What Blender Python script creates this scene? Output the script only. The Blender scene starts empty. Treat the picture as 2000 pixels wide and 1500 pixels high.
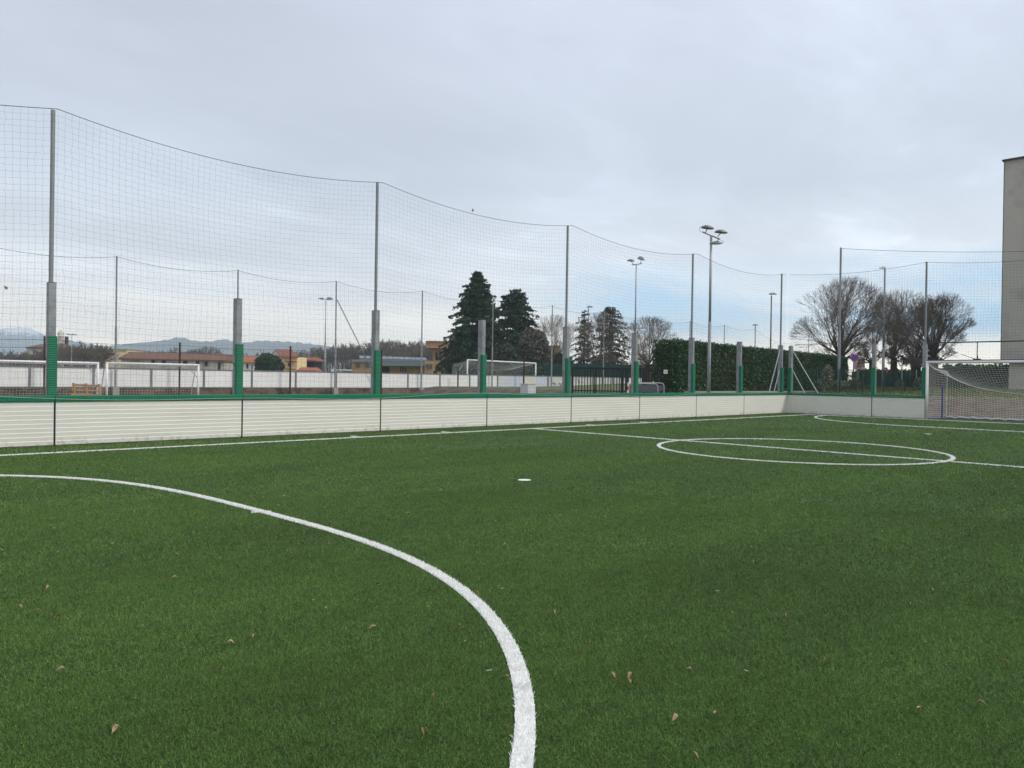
import bpy, math, random
import numpy as np
from mathutils import Vector, Matrix
from math import sin, cos, pi, hypot, radians as R
random.seed(7); rng = np.random.default_rng(7)
S = bpy.context.scene; COL = S.collection

# ------------------------------------------------------------------ camera, sky, sun, exposure
CAMH = 1.472
F, YAW, PITCH, ROLL = 1493.38, R(44.1588), R(-0.36556), R(0.79551)
FW = np.array([cos(PITCH)*sin(YAW), cos(PITCH)*cos(YAW), sin(PITCH)])
RT0 = np.array([cos(YAW), -sin(YAW), 0.0]); UP0 = np.cross(RT0, FW)
RT = RT0*cos(ROLL)+UP0*sin(ROLL); UP = -RT0*sin(ROLL)+UP0*cos(ROLL)
cam = bpy.data.cameras.new('camera'); co = bpy.data.objects.new('camera', cam); COL.objects.link(co)
M = Matrix.Identity(4)
for i in range(3):
    M[i][0] = RT[i]; M[i][1] = UP[i]; M[i][2] = -FW[i]
M[2][3] = CAMH
co.matrix_world = M
cam.sensor_fit = 'HORIZONTAL'; cam.sensor_width = 36.0; cam.lens = F/2000*36
cam.clip_start = 0.05; cam.clip_end = 60000
S.camera = co

SUN_DIR = Vector((0.36, -0.66, 0.66)).normalized()
elev = math.asin(SUN_DIR.z); azim = math.atan2(SUN_DIR.x, SUN_DIR.y)
W = bpy.data.worlds.new('World'); S.world = W; W.use_nodes = True
nt = W.node_tree; nt.nodes.clear()
def N(tree, typ, **kw):
    n = tree.nodes.new(typ)
    for k, v in kw.items(): setattr(n, k, v)
    return n
def ramp(tree, fac, stops, interp='EASE'):
    r = N(tree, 'ShaderNodeValToRGB'); r.color_ramp.interpolation = interp
    while len(r.color_ramp.elements) > 1: r.color_ramp.elements.remove(r.color_ramp.elements[-1])
    for i, (p, c) in enumerate(stops):
        e = r.color_ramp.elements[0] if i == 0 else r.color_ramp.elements.new(p)
        e.position = p
        c = (c, c, c) if not isinstance(c, tuple) else c
        e.color = (*c, 1)
    tree.links.new(fac, r.inputs[0]); return r.outputs[0]
def math_(tree, op, a, b=None, clamp=False):
    m = N(tree, 'ShaderNodeMath', operation=op); m.use_clamp = clamp
    for i, v in enumerate((a, b)):
        if v is None: continue
        if hasattr(v, 'links'): tree.links.new(v, m.inputs[i])
        else: m.inputs[i].default_value = v
    return m.outputs[0]
def mixc(tree, f, a, b, blend='MIX'):
    m = N(tree, 'ShaderNodeMix', data_type='RGBA', blend_type=blend)
    for s, v in ((0, f), (6, a), (7, b)):
        if hasattr(v, 'links'): tree.links.new(v, m.inputs[s])
        elif s == 0: m.inputs[0].default_value = v
        else: m.inputs[s].default_value = (*v, 1)
    return m.outputs[2]
def noise(tree, vec, scale, detail=4, rough=.55, dist=0):
    n = N(tree, 'ShaderNodeTexNoise'); n.inputs['Scale'].default_value = scale
    n.inputs['Detail'].default_value = detail; n.inputs['Roughness'].default_value = rough
    n.inputs['Distortion'].default_value = dist
    tree.links.new(vec, n.inputs['Vector']); return n.outputs['Fac']
def mapping(tree, vec, scale=(1, 1, 1), rot=(0, 0, 0), loc=(0, 0, 0)):
    m = N(tree, 'ShaderNodeMapping'); tree.links.new(vec, m.inputs[0])
    m.inputs['Scale'].default_value = scale; m.inputs['Rotation'].default_value = rot; m.inputs['Location'].default_value = loc
    return m.outputs[0]
tc = N(nt, 'ShaderNodeTexCoord'); sep = N(nt, 'ShaderNodeSeparateXYZ'); nt.links.new(tc.outputs['Generated'], sep.inputs[0])
X_, Y_, Z_ = sep.outputs
zc = math_(nt, 'MAXIMUM', Z_, 0.0)
den = math_(nt, 'ADD', zc, 0.10)
comb = N(nt, 'ShaderNodeCombineXYZ')
nt.links.new(math_(nt, 'DIVIDE', X_, den), comb.inputs[0]); nt.links.new(math_(nt, 'DIVIDE', Y_, den), comb.inputs[1])
layer = comb.outputs[0]
sky = N(nt, 'ShaderNodeTexSky', sky_type='NISHITA'); sky.sun_disc = False
sky.sun_elevation = elev; sky.sun_rotation = azim; sky.air_density = 1.0; sky.dust_density = 1.5
base = ramp(nt, zc, [(0.0, (2.9, 2.35, 1.62)), (.035, (2.3, 1.95, 1.45)), (.065, (1.50, 1.38, 1.20)), (.10, (.92, .93, .93)), (.15, (.67, .715, .78)),
                     (.24, (.55, .605, .70)), (.42, (.605, .66, .775)), (1.0, (.64, .675, .77))], 'LINEAR')
# fine streaks, broad billows, and one bright wisp band
n1 = noise(nt, mapping(nt, layer, (.75, 1.35, 1), (0, 0, R(38)), (3.1, 7.7, 0)), .75, 7, .56, .5)
n2 = noise(nt, mapping(nt, layer, (1, 1.25, 1), (0, 0, R(-20)), (1.3, 2.2, 0)), .42, 4, .5, .5)
streak = ramp(nt, n1, [(.28, .90), (.48, .98), (.58, 1.05), (.66, 1.18), (.80, 1.38)])
bill = ramp(nt, n2, [(.30, .91), (.46, .99), (.60, 1.09), (.74, 1.15)])
n3 = noise(nt, mapping(nt, layer, (.9, 1.9, 1), (0, 0, R(28)), (9.1, 4.7, 0)), 1.25, 7, .60, .8)
wisp = ramp(nt, n3, [(.50, 1.0), (.60, 1.04), (.70, 1.17)])
wband = ramp(nt, zc, [(.07, 0.0), (.11, 1.0), (.19, .8), (.27, .0)])
c1 = mixc(nt, 1.0, mixc(nt, 1.0, base, streak, 'MULTIPLY'), bill, 'MULTIPLY')
c1 = mixc(nt, wband, c1, mixc(nt, 1.0, c1, wisp, 'MULTIPLY'))
# the right of the view is a little lighter than the left
side = math_(nt, 'ADD', math_(nt, 'MULTIPLY', math_(nt, 'SUBTRACT', X_, Y_), .07), 1.0)
sc_ = N(nt, 'ShaderNodeCombineXYZ'); [nt.links.new(side, sc_.inputs[i]) for i in range(3)]
c2 = mixc(nt, 1.0, c1, sc_.outputs[0], 'MULTIPLY')
# clear blue gap low over the right half
gap_el = ramp(nt, zc, [(.035, 0.0), (.07, 1.0), (.105, .95), (.165, 0.0)])
gap_az = ramp(nt, math_(nt, 'ADD', math_(nt, 'MULTIPLY', math_(nt, 'SUBTRACT', X_, Y_), .5), .5), [(.45, 0.0), (.62, .8), (.85, 1.0)])
gn = ramp(nt, noise(nt, mapping(nt, layer, (.35, .8, 1), (0, 0, R(40)), (5, 1, 0)), .9, 5, .6, .3), [(.40, 1.0), (.64, .25)])
gap = math_(nt, 'MULTIPLY', math_(nt, 'MULTIPLY', gap_el, gap_az), gn)
skyc = mixc(nt, 1.0, sky.outputs[0], (.062, .072, .082), 'MULTIPLY')
blue = mixc(nt, .65, skyc, (.46, .92, 1.36))
c3 = mixc(nt, gap, c2, blue)
SKY = 1.20
bg = N(nt, 'ShaderNodeBackground'); bg.inputs[1].default_value = 0.10
scl = mixc(nt, 1.0, c3, (10*SKY, 10*SKY, 10*SKY), 'MULTIPLY')
nt.links.new(scl, bg.inputs[0])
wo = N(nt, 'ShaderNodeOutputWorld'); nt.links.new(bg.outputs[0], wo.inputs[0])
sl = bpy.data.lights.new('sun', 'SUN'); sl.energy = 2.1; sl.angle = R(12); sl.color = (1, .95, .86)
so = bpy.data.objects.new('sun', sl); COL.objects.link(so); so.rotation_euler = SUN_DIR.to_track_quat('Z', 'Y').to_euler()
so.location = (0, 0, 30)
S.view_settings.view_transform = 'Standard'; S.view_settings.look = 'None'; S.view_settings.exposure = 0; S.view_settings.gamma = 1
S.render.engine = 'CYCLES'
S.cycles.max_bounces = 6; S.cycles.volume_bounces = 3; S.cycles.transparent_max_bounces = 8
try: S.cycles.use_denoising = True
except Exception: pass

# ------------------------------------------------------------------ geometry helpers
def ray(px, py): return FW + RT*(px-1000)/F - UP*(py-750)/F
def P(px, py, dep): d = ray(px, py)*dep; return Vector((d[0], d[1], CAMH+d[2]))
def hor(px):
    return 726.6+(px/2000)*27.8
def XY(px, dep): p = P(px, hor(px), dep); return p.x, p.y
def zat(px, py, dep): return P(px, py, dep).z
U = Vector((cos(YAW), -sin(YAW), 0)); V = Vector((sin(YAW), cos(YAW), 0)); ZV = Vector((0, 0, 1))

class MB:
    def __init__(s): s.v = []; s.f = []; s.arr = []
    def add(s, vs, fs):
        o = len(s.v); s.v += [tuple(v) for v in vs]; s.f += [tuple(o+i for i in f) for f in fs]; return s
    def obox(s, c, u, v, w):
        c, u, v, w = map(Vector, (c, u, v, w))
        vs = [c+a*u+b*v+d*w for d in (-1, 1) for b in (-1, 1) for a in (-1, 1)]
        return s.add(vs, [(0, 2, 3, 1), (4, 5, 7, 6), (0, 1, 5, 4), (2, 6, 7, 3), (0, 4, 6, 2), (1, 3, 7, 5)])
    def box(s, x0, x1, y0, y1, z0, z1):
        return s.obox(((x0+x1)/2, (y0+y1)/2, (z0+z1)/2), ((x1-x0)/2, 0, 0), (0, (y1-y0)/2, 0), (0, 0, (z1-z0)/2))
    def tube(s, p, q, r0, r1=None, n=10, cap=True):
        p, q = Vector(p), Vector(q); r1 = r0 if r1 is None else r1
        d = (q-p).normalized(); a = d.orthogonal().normalized(); b = d.cross(a)
        vs = [p+(a*cos(2*pi*i/n)+b*sin(2*pi*i/n))*r0 for i in range(n)]+[q+(a*cos(2*pi*i/n)+b*sin(2*pi*i/n))*r1 for i in range(n)]
        fs = [(i, (i+1) % n, n+(i+1) % n, n+i) for i in range(n)]
        if cap: fs += [tuple(range(n-1, -1, -1)), tuple(range(n, 2*n))]
        return s.add(vs, fs)
    def path(s, pts, r, n=8):
        for a, b in zip(pts[:-1], pts[1:]): s.tube(a, b, r, r, n)
        return s
    def prism(s, poly, d):
        poly = [Vector(p) for p in poly]; d = Vector(d); n = len(poly)
        return s.add(poly+[p+d for p in poly], [tuple(range(n-1, -1, -1)), tuple(range(n, 2*n))]+[(i, (i+1) % n, n+(i+1) % n, n+i) for i in range(n)])
    def fbox(s, px0, px1, py0, py1, dep, thick, z0=None, z1=None):   # box facing the pitch at a given distance
        pm = (px0+px1)/2
        a = P(px0, hor(px0), dep); b = P(px1, hor(px1), dep)
        zt = zat(pm, py0, dep) if z1 is None else z1; zb = zat(pm, py1, dep) if z0 is None else z0
        u = Vector((b.x-a.x, b.y-a.y, 0))/2; c = Vector(((a.x+b.x)/2, (a.y+b.y)/2, (zt+zb)/2))+V*(thick/2)
        return s.obox(c, u, V*(thick/2), ZV*((zt-zb)/2))
    def raw(s, v, f):     # numpy triangles or quads
        s.arr.append((np.asarray(v, np.float32), np.asarray(f, np.int32))); return s
    def build(s, name, mat, parent=None, smooth=False):
        me = bpy.data.meshes.new(name)
        off = Vector((0, 0, 0)); p = parent
        while p is not None: off += p.location; p = p.parent
        vs = np.array(s.v, np.float64).reshape(-1, 3); vl = [vs]; loops = []; tot = []; base = len(vs)
        for f in s.f: loops.extend(f); tot.append(len(f))
        loops = [np.array(loops, np.int64)]; tot = [np.array(tot, np.int64)]
        for v, f in s.arr:
            vl.append(v); loops.append((f+base).ravel()); tot.append(np.full(len(f), f.shape[1])); base += len(v)
        vs = np.concatenate(vl)-np.array(off); loops = np.concatenate(loops); tot = np.concatenate(tot)
        me.vertices.add(len(vs)); me.vertices.foreach_set('co', vs.astype(np.float32).ravel())
        me.loops.add(len(loops)); me.loops.foreach_set('vertex_index', loops.astype(np.int32))
        me.polygons.add(len(tot)); st = np.concatenate([[0], np.cumsum(tot)[:-1]])
        me.polygons.foreach_set('loop_start', st.astype(np.int32)); me.polygons.foreach_set('loop_total', tot.astype(np.int32))
        me.update(calc_edges=True); me.validate()
        me.polygons.foreach_set('use_smooth', np.full(len(me.polygons), bool(smooth)))
        me.materials.append(mat)
        o = bpy.data.objects.new(name, me); COL.objects.link(o)
        if parent: o.parent = parent
        return o
def tag(o, label=None, cat=None, group=None, kind=None):
    for k, v in (('label', label), ('category', cat), ('group', group), ('kind', kind)):
        if v: o[k] = v
    return o
def thing(name, loc, label, cat, group=None):
    o = bpy.data.objects.new(name, None); COL.objects.link(o); o.location = loc; o.empty_display_size = .3
    return tag(o, label, cat, group)
def copy_thing(root, loc, label):
    def cp(o, par):
        c = o.copy(); COL.objects.link(c); c.parent = par
        for ch in [k for k in bpy.data.objects if k.parent == o]: cp(ch, c)
        return c
    r = cp(root, None); r.location = loc; r['label'] = label; return r
def tubes(P0, P1, R0, R1, n=3):
    P0 = np.asarray(P0, float); P1 = np.asarray(P1, float); R0 = np.broadcast_to(np.asarray(R0, float), len(P0)); R1 = np.broadcast_to(np.asarray(R1, float), len(P0))
    d = P1-P0; d /= np.maximum(np.linalg.norm(d, axis=1, keepdims=True), 1e-9)
    ref = np.where(np.abs(d[:, 2:3]) > .9, np.array([[1., 0, 0]]), np.array([[0, 0, 1.]]))
    a = np.cross(d, ref); a /= np.linalg.norm(a, axis=1, keepdims=True); b = np.cross(d, a)
    vs = np.empty((len(P0), 2*n, 3))
    for i in range(n):
        o = a*cos(2*pi*i/n)+b*sin(2*pi*i/n)
        vs[:, i] = P0+o*R0[:, None]; vs[:, n+i] = P1+o*R1[:, None]
    k = np.arange(len(P0))[:, None]*2*n
    fs = np.concatenate([k+np.array([[i, (i+1) % n, n+(i+1) % n, n+i]]) for i in range(n)])
    return vs.reshape(-1, 3), fs

# ------------------------------------------------------------------ materials
def mat(name, col, rough=.7, metal=0, var=.12, nscale=3.0, bump=0, bscale=40, col2=None, spec=.4, c2scale=2.0, c2stops=(.45, .6), stretch=None, dirt=False):
    m = bpy.data.materials.new(name); m.use_nodes = True; t = m.node_tree; b = t.nodes['Principled BSDF']
    g = N(t, 'ShaderNodeNewGeometry'); pos = g.outputs['Position']
    if stretch: pos = mapping(t, pos, stretch)
    f = ramp(t, noise(t, pos, nscale, 5, .6), [(.25, 1-var), (.75, 1+var)], 'LINEAR')
    c = mixc(t, 1.0, col, f, 'MULTIPLY')
    if col2:
        f2 = ramp(t, noise(t, pos, c2scale, 6, .65), [(c2stops[0], 0.0), (c2stops[1], 1.0)], 'LINEAR')
        c = mixc(t, f2, c, col2)
    if dirt:      # mud splashes near the ground and ball scuffs
        sz = N(t, 'ShaderNodeSeparateXYZ'); t.links.new(g.outputs['Position'], sz.inputs[0])
        low = ramp(t, sz.outputs[2], [(.03, 1.0), (.22, .0)]); spl = ramp(t, noise(t, g.outputs['Position'], 7, 6, .7), [(.48, 0.0), (.62, 1.0)])
        c = mixc(t, math_(t, 'MULTIPLY', math_(t, 'MULTIPLY', low, spl), .45), c, (.25, .24, .17))
        sc2 = ramp(t, noise(t, mapping(t, g.outputs['Position'], (1.4, 1.4, 2.2)), 2.3, 5, .7, .8), [(.66, 0.0), (.74, .35)]); c = mixc(t, sc2, c, (.42, .41, .36))
    t.links.new(c, b.inputs['Base Color'])
    b.inputs['Roughness'].default_value = rough; b.inputs['Metallic'].default_value = metal
    b.inputs['Specular IOR Level'].default_value = spec
    if bump:
        bn = N(t, 'ShaderNodeBump'); bn.inputs['Strength'].default_value = bump; bn.inputs['Distance'].default_value = .01
        t.links.new(noise(t, pos, bscale, 4), bn.inputs['Height']); t.links.new(bn.outputs[0], b.inputs['Normal'])
    return m
def ribbed(name, col, axis, scale, col2):
    m = mat(name, col, .55, 0, .10, 6, spec=.3); t = m.node_tree; b = t.nodes['Principled BSDF']
    g = N(t, 'ShaderNodeNewGeometry'); s = N(t, 'ShaderNodeSeparateXYZ'); t.links.new(g.outputs['Position'], s.inputs[0])
    wv = math_(t, 'SINE', math_(t, 'MULTIPLY', s.outputs[axis], 2*pi*scale))
    bn = N(t, 'ShaderNodeBump'); bn.inputs['Strength'].default_value = .8; bn.inputs['Distance'].default_value = .006
    t.links.new(wv, bn.inputs['Height']); t.links.new(bn.outputs[0], b.inputs['Normal']); return m
MT = dict(
    steel=mat('galvanised_steel', (.30, .315, .325), .55, .2, .12, 8, bump=.1, col2=(.22, .235, .245), c2scale=5),
    pole=mat('pole_steel', (.25, .265, .27), .55, .25, .12, 9),
    darksteel=mat('dark_steel', (.05, .052, .055), .5, .3, .15, 9),
    board=mat('board_plastic', (.715, .70, .625), .5, 0, .035, 1.2, spec=.35, col2=(.655, .64, .57), c2scale=1.1, c2stops=(.5, .8), stretch=(.6, 3, 3), dirt=True),
    gapm=mat('dark_gap', (.012, .012, .012), .8),
    padz=ribbed('green_pad_post', (.010, .185, .095), 2, 28, None),
    padx=ribbed('green_pad_rail', (.010, .185, .095), 0, 32, None),
    pady=ribbed('green_pad_rail_end', (.010, .185, .095), 1, 32, None),
    net=mat('net_cord', (.060, .085, .078), .9, var=.05), rope=mat('edge_rope', (.05, .055, .055), .9), paleRope=mat('pale_rope', (.45, .50, .45), .9),
    white=mat('white_paint', (.78, .78, .76), .4, 0, .04, 5), whitenet=mat('white_net_cord', (.72, .72, .68), .8, var=.05),
    blue=mat('blue_paint', (.05, .06, .24), .5), rust=mat('rusty_iron', (.055, .022, .015), .85, 0, .3, 12, bump=.3),
    wallwhite=mat('white_hoarding', (.84, .84, .81), .6, 0, .05, 2), wallgrey=mat('grey_hoarding_frame', (.20, .205, .215), .6, .2),
    wallcream=mat('cream_blue_hoarding', (.70, .66, .58), .6, 0, .04, 3, col2=(.58, .64, .72), c2scale=.5, c2stops=(.48, .52)),
    scribble=mat('marked_hoarding', (.62, .62, .60), .6, 0, .05, 3, col2=(.12, .12, .14), c2scale=3.2, c2stops=(.57, .61)),
    masonry=mat('dirty_masonry', (.125, .12, .10), .95, 0, .3, 3, bump=.5, bscale=20, col2=(.05, .042, .032), c2scale=3.5, c2stops=(.42, .62)),
    concrete=mat('concrete', (.33, .31, .27), .9, 0, .15, 4, bump=.2),
    wood=mat('bare_timber', (.50, .31, .17), .8, 0, .2, 15), bark=mat('bark', (.060, .046, .036), .95, 0, .25, 6, bump=.4, bscale=30),
    twig=mat('twigs', (.165, .132, .106), .95, 0, .2, 3), greytwig=mat('grey_twigs', (.115, .10, .082), .95, 0, .25, .5),
    cedar=mat('cedar_needles', (.026, .060, .028), .8, 0, .5, 1.6, spec=.2), cedar2=mat('sparse_needles', (.050, .062, .034), .8, 0, .4, 1.6),
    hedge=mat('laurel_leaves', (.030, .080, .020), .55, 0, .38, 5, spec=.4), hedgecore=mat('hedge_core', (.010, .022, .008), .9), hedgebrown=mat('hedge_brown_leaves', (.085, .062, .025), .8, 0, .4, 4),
    bush=mat('evergreen_bush', (.022, .055, .022), .7, 0, .4, 2),
    oleander=mat('shrub_leaves', (.12, .13, .06), .7, 0, .5, 3), blossom=mat('pale_blossom', (.50, .42, .34), .8, 0, .3, 5),
    stucco=mat('sandy_concrete_wall', (.46, .44, .385), .9, 0, .05, .6, bump=.15, bscale=25, col2=(.38, .365, .33), c2scale=.25, c2stops=(.52, .6)),
    tan=mat('tan_render', (.42, .27, .145), .9, 0, .06, 1), yellow=mat('yellow_render', (.76, .58, .31), .9, 0, .06, 1), cream=mat('cream_render', (.56, .53, .43), .9, 0, .1, .6, col2=(.36, .33, .28), c2scale=.5),
    tiles=mat('red_roof_tiles', (.25, .09, .055), .85, 0, .25, 2), oldtiles=mat('old_roof_tiles', (.175, .085, .055), .9, 0, .25, 1.5), orange=mat('orange_roof_tiles', (.34, .115, .062), .85, 0, .2, 2),
    glass=mat('dark_window_glass', (.02, .025, .028), .15, 0, .2, 3, spec=.6), dark=mat('dark_opening', (.018, .018, .016), .9),
    fascia=mat('grey_fascia', (.24, .25, .24), .8), greenroof=mat('green_metal_roof', (.035, .055, .045), .6), solar=mat('solar_glass', (.10, .13, .22), .25, .1, .1, 3),
    brick=mat('brick', (.12, .06, .045), .9, 0, .2, 3), black=mat('black_paint', (.010, .010, .011), .5),
    windscreen=mat('green_mesh_screen', (.010, .045, .035), .8, 0, .35, 3, stretch=(3, 3, .4)), greenwire=mat('green_wire', (.008, .05, .035), .6),
    red=mat('sign_red', (.42, .02, .025), .4), signblue=mat('sign_blue', (.02, .06, .36), .4), signwhite=mat('sign_white', (.72, .72, .72), .4), signback=mat('sign_back', (.10, .10, .11), .5),
    greybox=mat('pale_cabinet', (.55, .56, .56), .6), greymetal=mat('grey_tube', (.40, .41, .42), .55, .15), greypanel=mat('grey_panel', (.10, .10, .115), .6),
    lamp=mat('lamp_housing', (.20, .215, .23), .45, .3, .1, 10), lens=mat('lamp_lens', (.35, .35, .33), .2), lampwhite=mat('street_lamp_white', (.65, .66, .68), .4),
    leaf=mat('dry_leaf', (.31, .225, .12), .8, 0, .4, 30, col2=(.11, .068, .036), c2scale=5, c2stops=(.5, .62)), thread=mat('white_fibre', (.62, .64, .60), .7),
    mount=mat('mountain_rock', (.085, .095, .09), 1, 0, .2, .001), )
mt = MT['mount'].node_tree; b = mt.nodes['Principled BSDF']; g = N(mt, 'ShaderNodeNewGeometry'); s_ = N(mt, 'ShaderNodeSeparateXYZ'); mt.links.new(g.outputs['Position'], s_.inputs[0])
sn = math_(mt, 'ADD', math_(mt, 'MULTIPLY', s_.outputs[2], 1/230), math_(mt, 'MULTIPLY', noise(mt, g.outputs['Position'], .018, 6, .7), .7))
src = b.inputs['Base Color'].links[0].from_socket
mt.links.new(mixc(mt, ramp(mt, sn, [(.98, 0.0), (1.12, 1.0)]), src, (.75, .77, .8)), b.inputs['Base Color'])

def turf_mat(name, c_lo, c_hi, near=True):
    m = bpy.data.materials.new(name); m.use_nodes = True; t = m.node_tree; b = t.nodes['Principled BSDF']
    g = N(t, 'ShaderNodeNewGeometry'); pos = g.outputs['Position']
    big = ramp(t, noise(t, mapping(t, pos, (.5, 1.3, 1)), .9, 5, .6), [(.3, .86), (.7, 1.14)], 'LINEAR')
    mid = ramp(t, noise(t, mapping(t, pos, (1, 2.0, 1)), 5.5, 5, .65), [(.3, .84), (.7, 1.16)], 'LINEAR')
    fine = noise(t, pos, 55 if near else 170, 3, .6)
    c = mixc(t, ramp(t, fine, [(.35, 0.0), (.68, 1.0)], 'LINEAR'), c_lo, c_hi)
    c = mixc(t, 1.0, mixc(t, 1.0, c, big, 'MULTIPLY'), mid, 'MULTIPLY')
    sy = N(t, 'ShaderNodeSeparateXYZ'); t.links.new(pos, sy.inputs[0])       # rolls laid along the pitch, pile brushed to and fro
    wv = math_(t, 'SINE', math_(t, 'ADD', math_(t, 'MULTIPLY', sy.outputs[1], 2*pi/4.1), math_(t, 'MULTIPLY', noise(t, pos, .35, 2), 1.2)))
    c = mixc(t, 1.0, c, ramp(t, math_(t, 'ADD', math_(t, 'MULTIPLY', wv, .5), .5), [(.35, .955), (.65, 1.035)]), 'MULTIPLY')
    t.links.new(c, b.inputs['Base Color']); b.inputs['Roughness'].default_value = .65; b.inputs['Specular IOR Level'].default_value = .16
    return m
TURF = turf_mat('turf_base', (.012, .028, .006), (.055, .115, .020))
BLADE = turf_mat('turf_blades', (.018, .052, .008), (.235, .375, .090), False)
WBLADE = mat('white_turf_fibre', (.86, .86, .83), .7, 0, .05, 60, spec=.3, col2=(.70, .69, .63), c2scale=6, c2stops=(.55, .75))

# ------------------------------------------------------------------ ground and pitch
BY, BX = 17.33, 35.47          # faces of the side boards and of the end boards
def ss(x, a, b): t = np.clip((x-a)/(b-a), 0, 1); return t*t*(3-2*t)
def gz(X, Y):
    X = np.asarray(X, float); Y = np.asarray(Y, float)
    side = ss(Y, 18.2, 21)*.90*ss(X, 31, 36)
    wall = ss(Y, 44.9, 45.3)*.82
    end = ss(X, 38.4, 46)*.92+ss(X, 46, 62)*.36
    return np.maximum.reduce([side, wall, end])-.05
def axis(lo, hi, mid):
    return np.unique(np.concatenate([-np.geomspace(60, lo, 14), mid, np.geomspace(110, hi, 16)]))
gx = axis(1490, 4190, np.arange(-50, 101, 2.0)); gx = np.unique(np.concatenate([gx, np.arange(36, 48, .5)]))
gy = axis(1490, 4190, np.concatenate([np.arange(-50, 101, 2.0), np.arange(18, 22, .5), np.arange(44.7, 45.5, .1)]))
GX, GY = np.meshgrid(gx, gy, indexing='ij'); GZ = gz(GX, GY)
nx, ny = GX.shape; ii = np.arange((nx-1))[:, None]*ny+np.arange(ny-1)[None]
ii = ii.ravel(); quads = np.stack([ii, ii+ny, ii+ny+1, ii+1], 1)
gm = mat('earth_and_grass', (.125, .092, .066), .95, 0, .3, 1.5, bump=.6, bscale=6, col2=(.05, .036, .026), c2scale=1.4)
t = gm.node_tree; b = t.nodes['Principled BSDF']; g = N(t, 'ShaderNodeNewGeometry'); s_ = N(t, 'ShaderNodeSeparateXYZ'); t.links.new(g.outputs['Position'], s_.inputs[0])
src = b.inputs['Base Color'].links[0].from_socket
hh = math_(t, 'ADD', s_.outputs[2], math_(t, 'MULTIPLY', noise(t, g.outputs['Position'], 1.2, 3), .08))
ng = noise(t, g.outputs['Position'], 2.0, 5, .7)
gr = mixc(t, ng, (.05, .085, .02), (.16, .17, .07))
t.links.new(mixc(t, ramp(t, hh, [(.86, 0.0), (.90, 1.0)]), src, gr), b.inputs['Base Color'])
tag(MB().raw(np.stack([GX, GY, GZ], -1).reshape(-1, 3), quads).build('ground', gm, smooth=True), 'bare brown earth rising to a low grassy bank around the sunken pitch', kind='structure')
pm = MB(); pm.box(-12, BX+.10, -14, BY+.10, -.04, 0)
pm.box(BX+.10, 38.2, 3.0, 12.4, -.04, -.001)
tag(pm.build('pitch', TURF), 'flat green artificial turf of the pitch', kind='structure')

# line geometry (metres); each marking = flat strip + white fibres where it is near
HW, GL1, GL0, TL = 16.25, 34.74, -2.18, 15.86
def arc(cx, cy, r, a0, a1, n=48): return [(cx+r*cos(R(a0+(a1-a0)*i/n)), cy+r*sin(R(a0+(a1-a0)*i/n))) for i in range(n+1)]
RA = 5.98
_m = np.array([(2.55, 13.89), (3.09, 13.23), (3.64, 12.07), (4.06, 10.38), (4.12, 9.25), (4.13, 8.43), (4.14, 7.37), (4.16, 6.24), (4.08, 5.48), (3.87, 4.65), (3.55, 3.93), (3.29, 3.45), (2.95, 2.97), (2.65, 2.62), (2.43, 2.39), (2.24, 2.2)])*.92
_c = np.array([-.9, 7.2]); _a = np.arctan2(_m[:, 1]-_c[1], _m[:, 0]-_c[0]); _p = np.polyfit(_a, np.hypot(*(_m-_c).T), 5); _t = np.linspace(_a[0], _a[-1], 70)
near = [(GL0, 14.75), (-.4, 14.70), (1.0, 14.15)]+[(_c[0]+np.polyval(_p, q)*cos(q), _c[1]+np.polyval(_p, q)*sin(q)) for q in _t]+[(1.35, 1.45), (.4, 1.0), (-.9, .72), (GL0, .65)]
far = arc(GL1, 7.66+1.40, RA-.02, 90, 180, 30)+arc(GL1, 7.66-1.40, RA-.02, 180, 270, 30)
LW = .078
marks = [
    ('penalty_area_line', 'white rounded penalty area line curving across the near turf', near, .088),
    ('touchline', 'thin straight white touchline running along the side boards', [(-10, TL), (GL1, TL)], LW),
    ('halfway_line', 'straight white halfway line through the circle', [(HW, TL), (HW, -12)], LW),
    ('centre_circle', 'white centre circle ring on the turf', arc(HW, 7.70, 2.99, 0, 360, 96), LW),
    ('goal_line', 'white goal line in front of the far goal', [(GL1, TL), (GL1, -6)], LW),
    ('penalty_area_line', 'white rounded penalty area line in front of the far goal', far, LW),
    ('touchline_tick', 'short white tick outside the touchline, leftmost of four', [(10.30, TL), (10.30, TL+.42)], LW),
    ('touchline_tick', 'short white tick outside the touchline, second from the left', [(13.15, TL), (13.15, TL+.42)], LW),
    ('touchline_tick', 'short white tick outside the touchline, third from the left', [(19.25, TL), (19.25, TL+.42)], LW),
    ('touchline_tick', 'short white tick outside the touchline, rightmost of four', [(22.20, TL), (22.20, TL+.42)], LW),
    ('area_seam_patch', 'small white seam patch sticking out of the near penalty area line', [(3.71, 7.79), (3.88, 7.70)], .05),
]
def ribbon(pts, w):
    pts = np.array(pts, float); d = np.gradient(pts, axis=0)
    d /= np.linalg.norm(d, axis=1, keepdims=True); n = np.stack([-d[:, 1], d[:, 0]], 1)
    L, Rr = pts+n*w/2, pts-n*w/2; k = len(pts)
    v = np.concatenate([np.c_[L, np.zeros(k)], np.c_[Rr, np.zeros(k)]]); f = np.array([[i, i+1, k+i+1, k+i] for i in range(k-1)]); return v, f
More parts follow.
